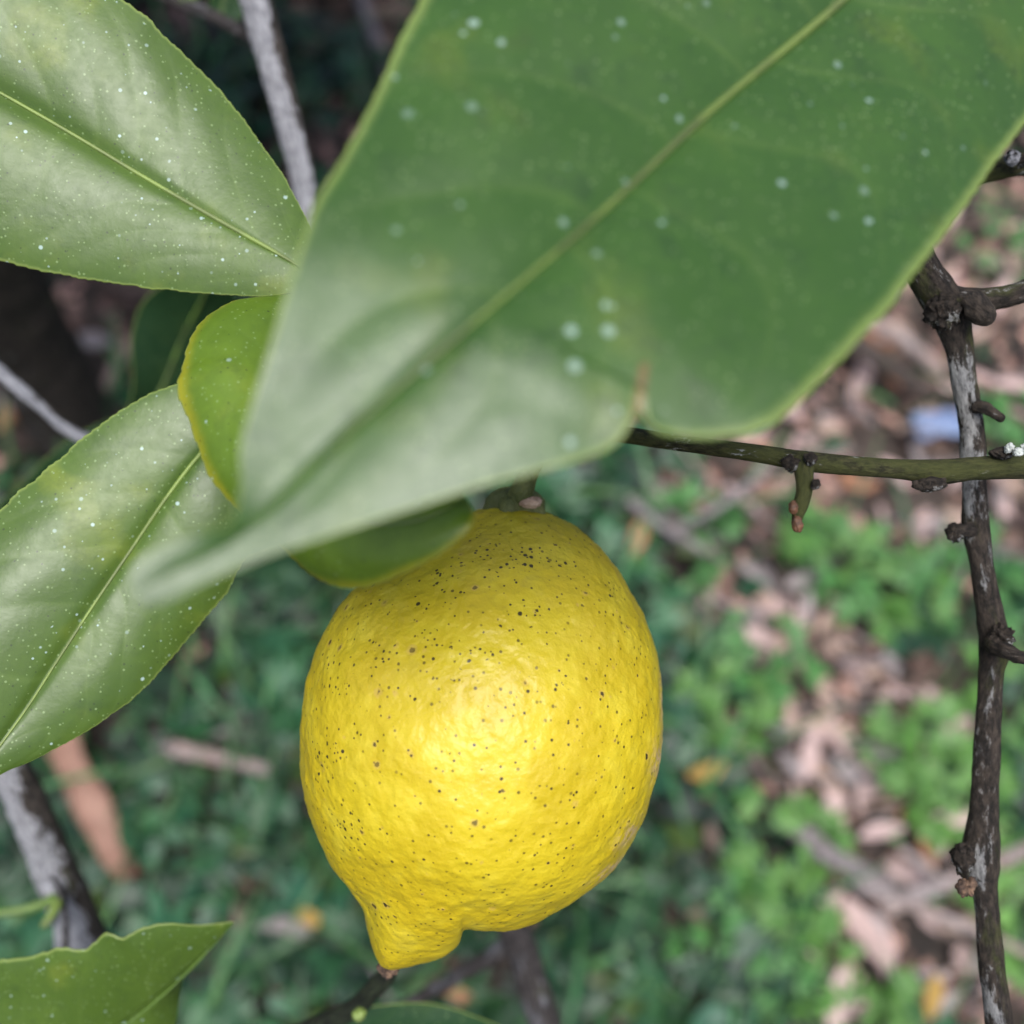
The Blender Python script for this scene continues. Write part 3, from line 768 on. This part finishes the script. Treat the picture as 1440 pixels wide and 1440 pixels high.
def disc_cap(name, center, axis, r, h, mat, parent, lobes=0, seed=1, flat=0.5):
    axis = axis / np.linalg.norm(axis)
    a = np.cross(axis, FWD); a /= np.linalg.norm(a); b = np.cross(axis, a)
    n, m = 14, 40
    prof = np.linspace(0, 1, n); th = np.linspace(0, 2 * np.pi, m, endpoint=False)
    A, B = np.meshgrid(prof, th, indexing='ij')
    rl = r * (1 + (0.16 * np.cos(lobes * B) if lobes else 0))
    rads = A * rl
    hh = h * np.sqrt(np.clip(1 - A ** 2.4, 0, 1)) * (1 - flat * np.exp(-(A / 0.35) ** 2) * 0.3)
    v = rads[..., None] * (np.cos(B)[..., None] * a + np.sin(B)[..., None] * b) + hh[..., None] * axis
    nz = vnoise(v * 900, seed)
    v = v * (1 + 0.10 * nz[..., None])
    v = center + v
    jj = np.arange(n * m).reshape(n, m)
    f = np.stack([jj[:-1], np.roll(jj[:-1], -1, 1), np.roll(jj[1:], -1, 1), jj[1:]], -1).reshape(-1, 4)
    return mk(name, v.reshape(-1, 3), f, mat, parent)
up_l = UP * 1.0 - FWD * 0.25 + RIGHT * 0.1
cal = disc_cap("calyx", P(727, 719, LD - 0.001), up_l, 42 * K * LD, 34 * K * LD, M_CALYX, lemon, 5, 3)
lump("calyx_scar", 745, 706, LD - 0.0058, 11, M_CORK, cal, 0.35, 5, (1.5, 0.7, 0.75), 700)
st = lump("stylar_tip", 545, 1360, LD - 0.002, 12, M_TIP, lemon, 0.5, 6, (1.15, 1, 1.0), 900)
tag(st, "dry brown corky tip")

# ------------------------------------------------------------------ ground cover (nobody could count it)
LIT = [(1250, 430, 130), (1180, 560, 110), (1110, 640, 60), (1300, 690, 90), (1425, 720, 60), (1390, 500, 90), (1410, 300, 90), (1120, 870, 75), (1180, 960, 80), (1290, 1010, 60), (1100, 1060, 70), (1170, 1110, 80), (1215, 1190, 90), (1270, 1300, 90),
       (1160, 1400, 45), (1040, 690, 55), (930, 720, 45), (1040, 830, 45), (530, 40, 90), (90, 450, 140), (30, 620, 90), (230, 470, 90), (440, 230, 100), (290, 40, 90), (420, 1290, 22), (20, 1400, 25), (1350, 1400, 50)]
LUV = []
for (x, y, r) in LIT:
    r = r * (1.28 if x > 1000 else 1.0)
    u, v = guv(x, y); u2, _ = guv(x + r, y)
    LUV.append((u, v, abs(u2 - u)))
LUV = np.array(LUV)
def litter(u, v):
    d2 = ((np.asarray(u)[..., None] - LUV[:, 0]) ** 2 + (np.asarray(v)[..., None] - LUV[:, 1]) ** 2) / LUV[:, 2] ** 2
    return np.clip(np.exp(-d2).sum(-1) * 1.25, 0, 1)

def stuff_mesh(name, parts, mat, label, cat):
    V, F, T, off = [], [], [], 0
    for v, f, c in parts:
        V.append(v); F += [[i + off for i in g] for g in f]; T.append(np.tile(c, (len(v), 1))); off += len(v)
    o = mk(name, np.vstack(V), F, mat, None, {"tint": np.vstack(T)}, origin=G0)
    return tag(o, label, cat, kind="stuff")

def blade_shape(nseg, wfun, length, width, droop, fold):
    """leaflet along +x with a fold along its middle"""
    v = []
    for i in range(nseg + 1):
        t = i / nseg
        ww = width * wfun(t)
        x = length * t; z = -droop * length * t * t
        v += [(x, -ww, z + fold * ww), (x, 0, z), (x, ww, z + fold * ww)]
    f = []
    for i in range(nseg):
        a = 3 * i
        f += [[a, a + 3, a + 4, a + 1], [a + 1, a + 4, a + 5, a + 2]]
    return np.array(v), f
ovate = lambda t: math.sin(math.pi * min(1, t ** 0.75)) ** 0.9 + 0.02
lance = lambda t: (1 - t) ** 0.8 * min(1, t * 8 + 0.5)

def frame(az, tilt, roll):
    ca, sa = math.cos(az), math.sin(az); ct, st_ = math.cos(tilt), math.sin(tilt); cr, sr = math.cos(roll), math.sin(roll)
    Rz = np.array([[ca, -sa, 0], [sa, ca, 0], [0, 0, 1]]); Ry = np.array([[ct, 0, -st_], [0, 1, 0], [st_, 0, ct]]); Rx = np.array([[1, 0, 0], [0, cr, -sr], [0, sr, cr]])
    return Rz @ Ry @ Rx
GB = np.stack([RIGHT, GV, GN], 1)     # slope frame to world

def compound(n, size, spread, wr, droop):
    vs_, fs, o = [], [], 0
    for j in range(n):
        a = (j - (n - 1) / 2) * spread
        ln = size * (1.0 if j == (n - 1) / 2 else random.uniform(0.75, 0.95))
        v, f = blade_shape(4, ovate, ln, ln * wr, droop, random.uniform(0.1, 0.4))
        v = v @ frame(a, random.uniform(-0.15, 0.2), random.uniform(-0.2, 0.2)).T
        vs_.append(v); fs += [[i + o for i in g] for g in f]; o += len(v)
    return np.vstack(vs_), fs

protos = [compound(n, 1.0, sp, wr, 0.25) for (n, sp, wr) in ((3, 1.1, 0.32), (5, 0.62, 0.2), (3, 0.85, 0.26), (5, 0.75, 0.17), (1, 0, 0.34), (7, 0.5, 0.13))]
parts = []
N = 19000
U = rng.uniform(-0.95, 0.95, N); Vv = rng.uniform(-0.85, 1.0, N)
Lw = litter(U, Vv); Hh = ground_h(U, Vv)
clump = vnoise(np.stack([U * 9, Vv * 9, U * 0], -1), 31)
tone = vnoise(np.stack([U * 6, Vv * 6, U * 0 + 4], -1), 33)
for i in range(N):
    if random.random() < Lw[i] * 0.97 or random.random() > 0.72 + 0.5 * clump[i]: continue
    v, f = protos[random.randrange(len(protos))]
    size = random.uniform(0.014, 0.046) * random.uniform(0.7, 1.0)
    h = random.uniform(0.006, 0.055) * (1 - 0.5 * Lw[i])
    w_ = v * size @ frame(random.uniform(0, 6.283), random.uniform(-0.2, 0.75), random.uniform(-0.5, 0.5)).T
    w_ = w_ + np.array([U[i], Vv[i], Hh[i] + h])
    g = random.uniform(0.25, 1.5) * (1 + 0.6 * tone[i])
    col = np.array([g * random.uniform(0.75, 1.2), g, g * random.uniform(0.7, 1.25)])
    if random.random() < 0.05: col = np.array([3.2, 1.5, 0.5]) * random.uniform(0.7, 1.0)
    parts.append((G0 + w_ @ GB.T, f, col))
M_COVER = mat_simple("ground_cover_green", (0.012, 0.050, 0.023), (0.024, 0.084, 0.033), 90, 0.45, 0.2, True)
stuff_mesh("ground_cover", parts, M_COVER, "dense low dark green leafy ground cover below the lemon", "ground cover")

parts = []
for i in range(4200):
    u, v = random.uniform(-0.9, 0.9), random.uniform(-0.8, 0.9)
    if random.random() < float(litter(u, v)) * 0.93: continue
    n = 7; ln = random.uniform(0.05, 0.17); wd = random.uniform(0.0012, 0.0046); az = random.uniform(0, 6.283); lean = random.uniform(0.3, 1.1); cv = random.uniform(0.5, 2.0)
    pv, a, z, x = [], math.pi / 2 - lean * 0.3, 0.0, 0.0
    for j in range(n + 1):
        t = j / n; ww = wd * (1 - t) ** 0.6 + 0.0001
        pv += [(x, -ww, z + 0.3 * ww), (x, ww, z + 0.3 * ww)]
        x += math.cos(a) * ln / n; z += math.sin(a) * ln / n; a -= cv / n * 1.2
    pv = np.array(pv) @ frame(az, 0, 0).T + np.array([u, v, float(ground_h(u, v)) - 0.002])
    f = [[2 * j, 2 * j + 2, 2 * j + 3, 2 * j + 1] for j in range(n)]
    g = random.uniform(0.6, 2.2)
    parts.append((G0 + pv @ GB.T, f, np.array([g * random.uniform(0.8, 1.6), g, g * 0.9])))
M_GRASS = mat_simple("grass_green", (0.026, 0.090, 0.036), (0.045, 0.135, 0.046), 60, 0.5, 0.25, True)
stuff_mesh("grass", parts, M_GRASS, "thin arching grass blades among the ground cover", "grass")

# crumbled litter on the soil
parts = []
for i in range(15000):
    u, v = random.uniform(-0.95, 0.95), random.uniform(-0.85, 1.0)
    if random.random() > 0.25 + 0.75 * float(litter(u, v)): continue
    ln = random.uniform(0.005, 0.024); wd = ln * random.uniform(0.12, 0.45)
    pv, f = blade_shape(2, lambda t: 0.4 + math.sin(math.pi * t), ln, wd, random.uniform(-0.3, 0.3), random.uniform(-0.3, 0.4))
    pv = pv @ frame(random.uniform(0, 6.283), random.uniform(-0.3, 0.3), random.uniform(-0.5, 0.5)).T + np.array([u, v, float(ground_h(u, v)) + random.uniform(0.001, 0.006)])
    b = random.choice([(0.9, 0.75, 0.7), (1.6, 1.2, 1.1), (0.5, 0.38, 0.33), (1.1, 0.95, 1.0), (2.4, 1.9, 1.8)])
    parts.append((G0 + pv @ GB.T, f, np.array(b) * random.uniform(0.5, 1.2)))
M_CRUMB = mat_simple("crumbled_litter", (0.13, 0.10, 0.088), (0.22, 0.165, 0.145), 80, 0.85, 0.0, True)
stuff_mesh("leaf_litter", parts, M_CRUMB, "crumbled brown leaf litter covering the soil", "leaf litter")

# ------------------------------------------------------------------ bright weeds in the litter
M_WEED = mat_simple("weed_green", (0.070, 0.19, 0.035), (0.115, 0.26, 0.050), 70, 0.5, 0.3)
M_WEED2 = mat_simple("weed_mid_green", (0.055, 0.18, 0.045), (0.085, 0.24, 0.06), 70, 0.5, 0.3)
def weed(px, py, size, nl, mat, label, group=None):
    u, v = guv(px, py); h0 = float(ground_h(u, v))
    root = empty("weed_plant", gxyz(u, v, h0 - 0.002))
    tag(root, label, "plant", group)
    V, F, o = [], [], 0
    for j in range(nl):
        pv, f = protos[random.choice((0, 2, 3, 5, 1))]
        r = size * math.sqrt(random.random()); az = random.uniform(0, 6.283)
        s_ = random.uniform(0.012, 0.024)
        w_ = pv * s_ @ frame(az + random.uniform(-0.6, 0.6), random.uniform(-0.1, 0.6), random.uniform(-0.4, 0.4)).T
        w_ = w_ + np.array([u + r * math.cos(az), v + r * math.sin(az), h0 + random.uniform(0.015, 0.06)])
        V.append(G0 + w_ @ GB.T); F += [[i + o for i in g] for g in f]; o += len(pv)
    mk("foliage", np.vstack(V), F, mat, root)
    pts = [wpt(gxyz(u, v, h0 - 0.004), 0.0016), wpt(gxyz(u + 0.004, v, h0 + 0.02), 0.0013), wpt(gxyz(u + 0.006, v + 0.004, h0 + 0.045), 0.0009)]
    tube("stem", pts, M_WEED2, root, 8, 0.02, 0.004, world_pts=True)
GR = "bright green weeds in the leaf litter"
WL = {(1270, 1060): "bright green weed just below the broad whitish fallen leaf", (1320, 1120): "bright green weed above the small pink leaf by the upright branch", (1085, 1215): "bright green weed on the lower end of the thick grey stick",
      (1100, 1270): "small bright green weed in dark cover left of the crossing sticks", (1030, 1320): "mid green weed in dark cover below the thick grey stick", (1240, 850): "bright green weed halfway between fruiting twig spur and whitish leaf",
      (1180, 800): "mid green weed in the dark cover under the twig's hanging spur", (1010, 1000): "bright green weed close to the lemon's flank above a yellow leaf", (1400, 1000): "bright green weed partly behind the middle of the upright branch",
      (1420, 620): "mid green weed beside the blue-grey scrap", (1340, 830): "mid green weed left of the upright branch's side spur", (1180, 1420): "bright green weed behind the bent pale pink leaf",
      (1060, 940): "mid green weed between lemon and the band of pink leaves", (1150, 770): "small bright green weed directly below the twig's brown buds", (960, 770): "mid green weed near the orange leaf at the lemon's shoulder",
      (1390, 380): "mid green weed behind the fork of the dark branch"}
for (x, y, s_, n, m_) in ((1270, 1060, 0.045, 34, 0), (1320, 1120, 0.04, 26, 0), (1085, 1215, 0.045, 36, 0), (1100, 1270, 0.03, 20, 0), (1030, 1320, 0.05, 30, 1), (1240, 850, 0.045, 26, 0), (1180, 800, 0.045, 30, 1), (1010, 1000, 0.035, 22, 0),
                          (1400, 1000, 0.05, 34, 0), (1420, 620, 0.04, 20, 1), (1340, 830, 0.05, 28, 1), (1180, 1420, 0.04, 24, 0), (1060, 940, 0.04, 22, 1), (1150, 770, 0.035, 18, 0), (960, 770, 0.05, 26, 1), (1390, 380, 0.05, 16, 1)):
    weed(x, y, s_, n, (M_WEED, M_WEED2)[m_], WL[(x, y)], GR)
weed(1425, 1290, 0.055, 46, mat_simple("weed_pale_green", (0.13, 0.30, 0.07), (0.20, 0.40, 0.10), 50, 0.5, 0.3), "pale green weed beside the foot of the upright branch")

# ------------------------------------------------------------------ fallen leaves, each its own thing
KINDS = {
    "pink": ((0.42, 0.295, 0.275), (0.58, 0.43, 0.41), "pale pink dry leaf fallen among the litter"),
    "tan": ((0.36, 0.25, 0.20), (0.48, 0.35, 0.29), "tan dry leaf fallen among the litter"),
    "grey": ((0.25, 0.215, 0.215), (0.38, 0.33, 0.335), "grey weathered leaf fallen among the litter"),
    "orange": ((0.34, 0.155, 0.08), (0.46, 0.23, 0.13), "orange-brown leaf fallen among the litter"),
    "yellow": ((0.34, 0.21, 0.045), (0.46, 0.29, 0.07), "yellow leaf fallen among the greenery"),
    "brown": ((0.10, 0.065, 0.050), (0.17, 0.115, 0.09), "dark brown decaying leaf fallen among the litter"),
}
LM = {}
for kk, (c0, c1, lab) in KINDS.items():
    m_ = mat_simple("fallen_leaf_" + kk, c0, c1, 130, 0.6, 0.12, bump=0.3)
    LM[kk] = []
    for j in range(4):
        n, mm = 8, 2
        ln = 1.0; wd = random.uniform(0.13, 0.25); cup = random.uniform(-0.5, 0.9); arch = random.uniform(-0.35, 0.35); bend = random.uniform(-0.3, 0.3)
        v, f = [], []
        for a in range(n + 1):
            t = a / n
            ww = wd * (math.sin(math.pi * min(1, max(0, t * 0.97 + 0.015))) ** 0.75) * random.uniform(0.93, 1.07)
            for b in range(-mm, mm + 1):
                y = ww * b / mm
                v.append((ln * (t - 0.5), y + bend * (t - 0.5) ** 2, cup * y * y / wd + arch * ((t - 0.5) ** 2 * 4 - 0.6) * 0.5 + random.uniform(-0.012, 0.012) + 0.15))
        w5 = 2 * mm + 1
        for a in range(n):
            for b in range(w5 - 1):
                i0 = a * w5 + b
                f.append([i0, i0 + 1, i0 + w5 + 1, i0 + w5])
        LM[kk].append(mesh_data("fallen_leaf", np.array(v), f, m_))

from mathutils import Matrix
GBM = Matrix(GB.tolist())
def fallen(px, py, length, az, kind, label=None, h=0.012, tilt=None, group=True):
    u, v = guv(px, py)
    o = bpy.data.objects.new("fallen_leaf", random.choice(LM[kind]))
    COL.objects.link(o)
    o.location = gxyz(u, v, float(ground_h(u, v)) + h - 0.15 * length * 0.6)
    f = frame(az, random.uniform(-0.3, 0.3) if tilt is None else tilt, random.uniform(-0.35, 0.35))
    o.rotation_euler = (GBM @ Matrix(f.tolist())).to_euler()
    o.scale = (length, length * random.uniform(0.85, 1.2), length)
    tag(o, label or KINDS[kind][2], "leaf", (kind + " fallen leaves") if label is None else None)
    return o

fallen(1303, 1012, 0.046, 2.3, "pink", "broad whitish pink fallen leaf lying apart in bright weeds", 0.045)
fallen(1148, 1402, 0.056, 1.2, "pink", "bent pale pink fallen leaf standing out of dark green cover", 0.05)
fallen(888, 782, 0.040, 1.3, "orange", "orange fallen leaf showing beside the lemon's shoulder", 0.055)
fallen(1212, 1180, 0.045, 0.2, "pink", "round pale pink fallen leaf above the grey sticks", 0.035)
fallen(1195, 1305, 0.050, 2.1, "pink", "pale pink fallen leaf leaning below the crossing grey sticks", 0.03)
fallen(1318, 1155, 0.045, 0.0, "pink", "small pink fallen leaf between bright weeds and upright branch", 0.03)
fallen(1275, 1395, 0.034, 1.2, "yellow", "golden yellow leaf hanging in the dark cover below the sticks", 0.04)
fallen(985, 1095, 0.034, 0.3, "yellow", "yellow-orange leaf in dark cover near the lemon's flank", 0.04)
fallen(245, 1250, 0.032, 2.4, "pink", "pale curled leaf in the grass near the brown bark strip", 0.03)
cnt = 0
LITP = [l for l in LIT if l[0] > 700]
tot = sum(r * r for _, _, r in LITP)
for (x, y, r) in LITP:
    n = int(round(190 * r * r / tot)) + 1
    for _ in range(n):
        a = random.uniform(0, 6.283); q_ = r * 1.15 * math.sqrt(random.random())
        kk = random.choices(["pink", "tan", "grey", "orange", "brown", "yellow"], [42, 24, 20, 6, 8, 0])[0]
        fallen(x + q_ * math.cos(a), y + q_ * math.sin(a), random.uniform(0.018, 0.050), random.uniform(0, 6.283), kk, None, random.uniform(0.006, 0.026), random.uniform(-0.6, 0.6))
for (x, y, r) in [l for l in LIT if l[0] <= 700]:
    for _ in range(max(2, int(r / 14))):
        a = random.uniform(0, 6.283); q_ = r * 1.2 * math.sqrt(random.random())
        kk = random.choices(["brown", "grey", "tan", "orange"], [52, 28, 12, 8])[0]
        fallen(x + q_ * math.cos(a), y + q_ * math.sin(a), random.uniform(0.03, 0.06), random.uniform(0, 6.283), kk, None, random.uniform(0.008, 0.02))
for _ in range(26):      # strays over the greenery
    x, y = random.uniform(330, 1400), random.uniform(840, 1430)
    kk = random.choices(["orange", "yellow", "brown", "tan"], [20, 8, 50, 8 if x < 950 else 40])[0]
    fallen(x, y, random.uniform(0.015, 0.032), random.uniform(0, 6.283), kk, None, random.uniform(0.03, 0.05))

# ------------------------------------------------------------------ sticks and debris
M_STICK = mat_bark("stick_grey", (0.17, 0.14, 0.135), 0.7, 0.0, (0.42, 0.37, 0.38), 0.4)
M_STICK_PALE = mat_bark("stick_pale", (0.42, 0.33, 0.31), 0.5, 0.0, (0.55, 0.47, 0.46), 0.3)
M_STICK_DK = mat_bark("stick_dark", (0.07, 0.055, 0.05), 0.2, 0.0, (0.2, 0.18, 0.18), 0.4)
def stick(pts, wpx, mat, label, group=None, name="dead_twig"):
    a = []
    for i, (x, y, h) in enumerate(pts):
        p = gpoint(x, y, h); dep = (p - CAM) @ FWD
        a.append((*p, wpx * 0.5 * K * dep * (1 - 0.35 * i / (len(pts) - 1))))
    o = tube(name, a, mat, None, 10, 0.10, 0.006, True, True, True, seed=random.randrange(90), rscale=90)
    return tag(o, label, "twig", group)
stick([(228, 1050, .06), (300, 1064, .066), (385, 1086, .064)], 24, M_STICK_PALE, "pale broken stick lying across the dark greenery")
stick([(1100, 1145, .045), (1170, 1205, .055), (1270, 1250, .055)], 34, M_STICK, "thick grey stick half buried in fallen leaves")
stick([(1200, 1240, .06), (1300, 1280, .07), (1380, 1312, .075), (1470, 1352, .075)], 18, M_STICK_PALE, "thin pale stick crossing under the upright branch")
stick([(1235, 1280, .06), (1330, 1242, .07), (1480, 1180, .075)], 26, M_STICK_PALE, "pale forked stick rising towards the upright branch")
stick([(1260, 1190, .055), (1310, 1225, .06), (1350, 1255, .055)], 15, M_STICK_PALE, "short straight pale twig beside the forked stick")
stick([(880, 700, .06), (940, 745, .07), (1020, 790, .06)], 16, M_STICK, "grey stick lying behind the lemon's shoulder")
stick([(930, 755, .055), (1000, 720, .06), (1080, 660, .055)], 14, M_STICK, "grey stick slanting below the fruiting twig")
stick([(1160, 470, .03), (1230, 500, .04), (1310, 560, .03)], 34, M_STICK_DK, "dark stick in the pale litter below the large leaf")
stick([(1190, 440, .04), (1260, 470, .05), (1330, 530, .04)], 26, M_STICK_PALE, "pale stick beside the dark stick below the large leaf")
stick([(320, 960, .05), (345, 1010, .06), (355, 1060, .05)], 9, M_STICK, "thin upright dead stem above the pale broken stick")
stick([(510, 1330, .05), (540, 1390, .06), (575, 1460, .05)], 9, M_STICK, "thin dead stem under the lemon tip")
stick([(500, -30, .04), (530, 60, .05), (560, 140, .04)], 20, M_STICK, "grey stick behind the pale branch at the top")
stick([(280, 1035, .03), (340, 1028, .03), (400, 1040, .03)], 12, M_STICK, "thin grey twig just above the pale broken stick")
for _ in range(64):
    x, y, r = random.choice(LITP)
    x += random.uniform(-1.2, 1.2) * r; y += random.uniform(-1.2, 1.2) * r
    a = random.uniform(-0.4, 1.1) + (math.pi if random.random() < .5 else 0); L_ = random.uniform(35, 170)
    m_ = random.choice([M_STICK, M_STICK_PALE, M_STICK_DK, M_STICK])
    stick([(x, y, random.uniform(.01, .03)), (x + L_ * .5 * math.cos(a), y + L_ * .5 * math.sin(a) + random.uniform(-8, 8), random.uniform(.015, .035)), (x + L_ * math.cos(a), y + L_ * math.sin(a), random.uniform(.01, .03))],
          random.uniform(4, 10), m_, "small dead twig scattered in the leaf litter", "scattered dead twigs")

# curved strip of brown bark on the left
def strip(name, pts, wpx, mat, label, cat, curl=0.3):
    p = catmull([gpoint(x, y, h) for x, y, h in pts], 16)
    dep = (p - CAM) @ FWD
    V = []
    tan = np.gradient(p, axis=0); tan /= np.linalg.norm(tan, axis=1)[:, None]
    sd = np.cross(tan, GN); sd /= np.linalg.norm(sd, axis=1)[:, None]
    for top in (0, 1):
        for i in range(16):
            w_ = wpx * 0.5 * K * dep[i] * (0.75 + 0.25 * math.sin(i * 0.9) * 0.5 + 0.2)
            for b in np.linspace(-1, 1, 7):
                V.append(p[i] + sd[i] * w_ * b - GN * (curl * w_ * b * b) - GN * 0.002 * top)
    m = 7
    ii = np.arange(16 * m).reshape(16, m); jj = ii + 16 * m
    q_ = lambda a: np.stack([a[:-1, :-1], a[:-1, 1:], a[1:, 1:], a[1:, :-1]], -1).reshape(-1, 4)
    f = [q_(ii), q_(jj)[:, ::-1]]
    f.append(np.stack([ii[:-1, 0], ii[1:, 0], jj[1:, 0], jj[:-1, 0]], -1)); f.append(np.stack([ii[:-1, -1], jj[:-1, -1], jj[1:, -1], ii[1:, -1]], -1))
    f.append(np.stack([ii[0, :-1], jj[0, :-1], jj[0, 1:], ii[0, 1:]], -1)); f.append(np.stack([ii[-1, :-1], ii[-1, 1:], jj[-1, 1:], jj[-1, :-1]], -1))
    return tag(mk(name, np.array(V), np.vstack(f), mat), label, cat)
strip("bark_strip", [(65, 1000, .055), (100, 1080, .062), (140, 1160, .062), (172, 1240, .04)], 48, mat_simple("bark_strip_brown", (0.17, 0.085, 0.058), (0.27, 0.15, 0.11), 60, 0.7, bump=0.3), "curved orange-brown strip of bark lying in the grass", "bark")
strip("litter_scrap", [(1288, 600, .03), (1330, 592, .034), (1372, 598, .03)], 40, mat_simple("scrap_blue_grey", (0.10, 0.14, 0.26), (0.16, 0.22, 0.36), 40, 0.5), "blue-grey flat scrap lying behind the upright branch", "scrap", 0.1)
fl = lump("berry", 1330, 1436, .90, 15, mat_simple("berry_red", (0.55, 0.05, 0.06), (0.65, 0.09, 0.10), 60, 0.4), None, 0.2, 3, scale=90, n=10)
tag(fl, "small red berry in the dark cover beside the upright branch", "berry")

# dark tree stem leaning in the hollow on the left
u0, v0 = guv(120, 640)
st0 = gxyz(u0, v0, -0.02)
ds_ = empty("dark_tree", st0)
tag(ds_, "dark leaning tree stem in the shaded hollow on the hillside", "tree")
tube("trunk", [wpt(st0, 0.044), wpt(P(40, 480, .86), 0.038), wpt(P(-40, 330, .74), 0.036), wpt(P(-150, 130, .62), 0.034), wpt(P(-330, -200, .52), 0.030)], M_TRUNK, ds_, 28, 0.1, 0.004, world_pts=True, seed=51, rscale=40)

V, F, o = [], [], 0  # unseen foliage added out of frame to shade the upper-left ground
cc = gxyz(*guv(230, 250), 0.75)
for i in range(2600):
    d_ = rng.normal(size=3); d_ /= np.linalg.norm(d_)
    p_ = cc + d_ * np.array([0.48, 0.42, 0.16]) * random.random() ** 0.4
    e_ = p_ - CAM; dep = e_ @ FWD
    if dep > 0.05 and 720 - (e_ @ UP) / dep / K > -180 and (e_ @ RIGHT) / dep / K + 720 > -250: continue
    if dep <= 0.05 or p_[2] < CAM_H - 0.45: continue
    pv, f = blade_shape(4, ovate, random.uniform(0.05, 0.09), random.uniform(0.014, 0.024), 0.3, 0.2)
    V.append(p_ + pv @ frame(random.uniform(0, 6.283), random.uniform(-0.5, 0.5), random.uniform(-0.5, 0.5)).T); F += [[a_ + o for a_ in g] for g in f]; o += len(pv)
if V: mk("shade_crown", np.vstack(V), F, M_WEED2, ds_)
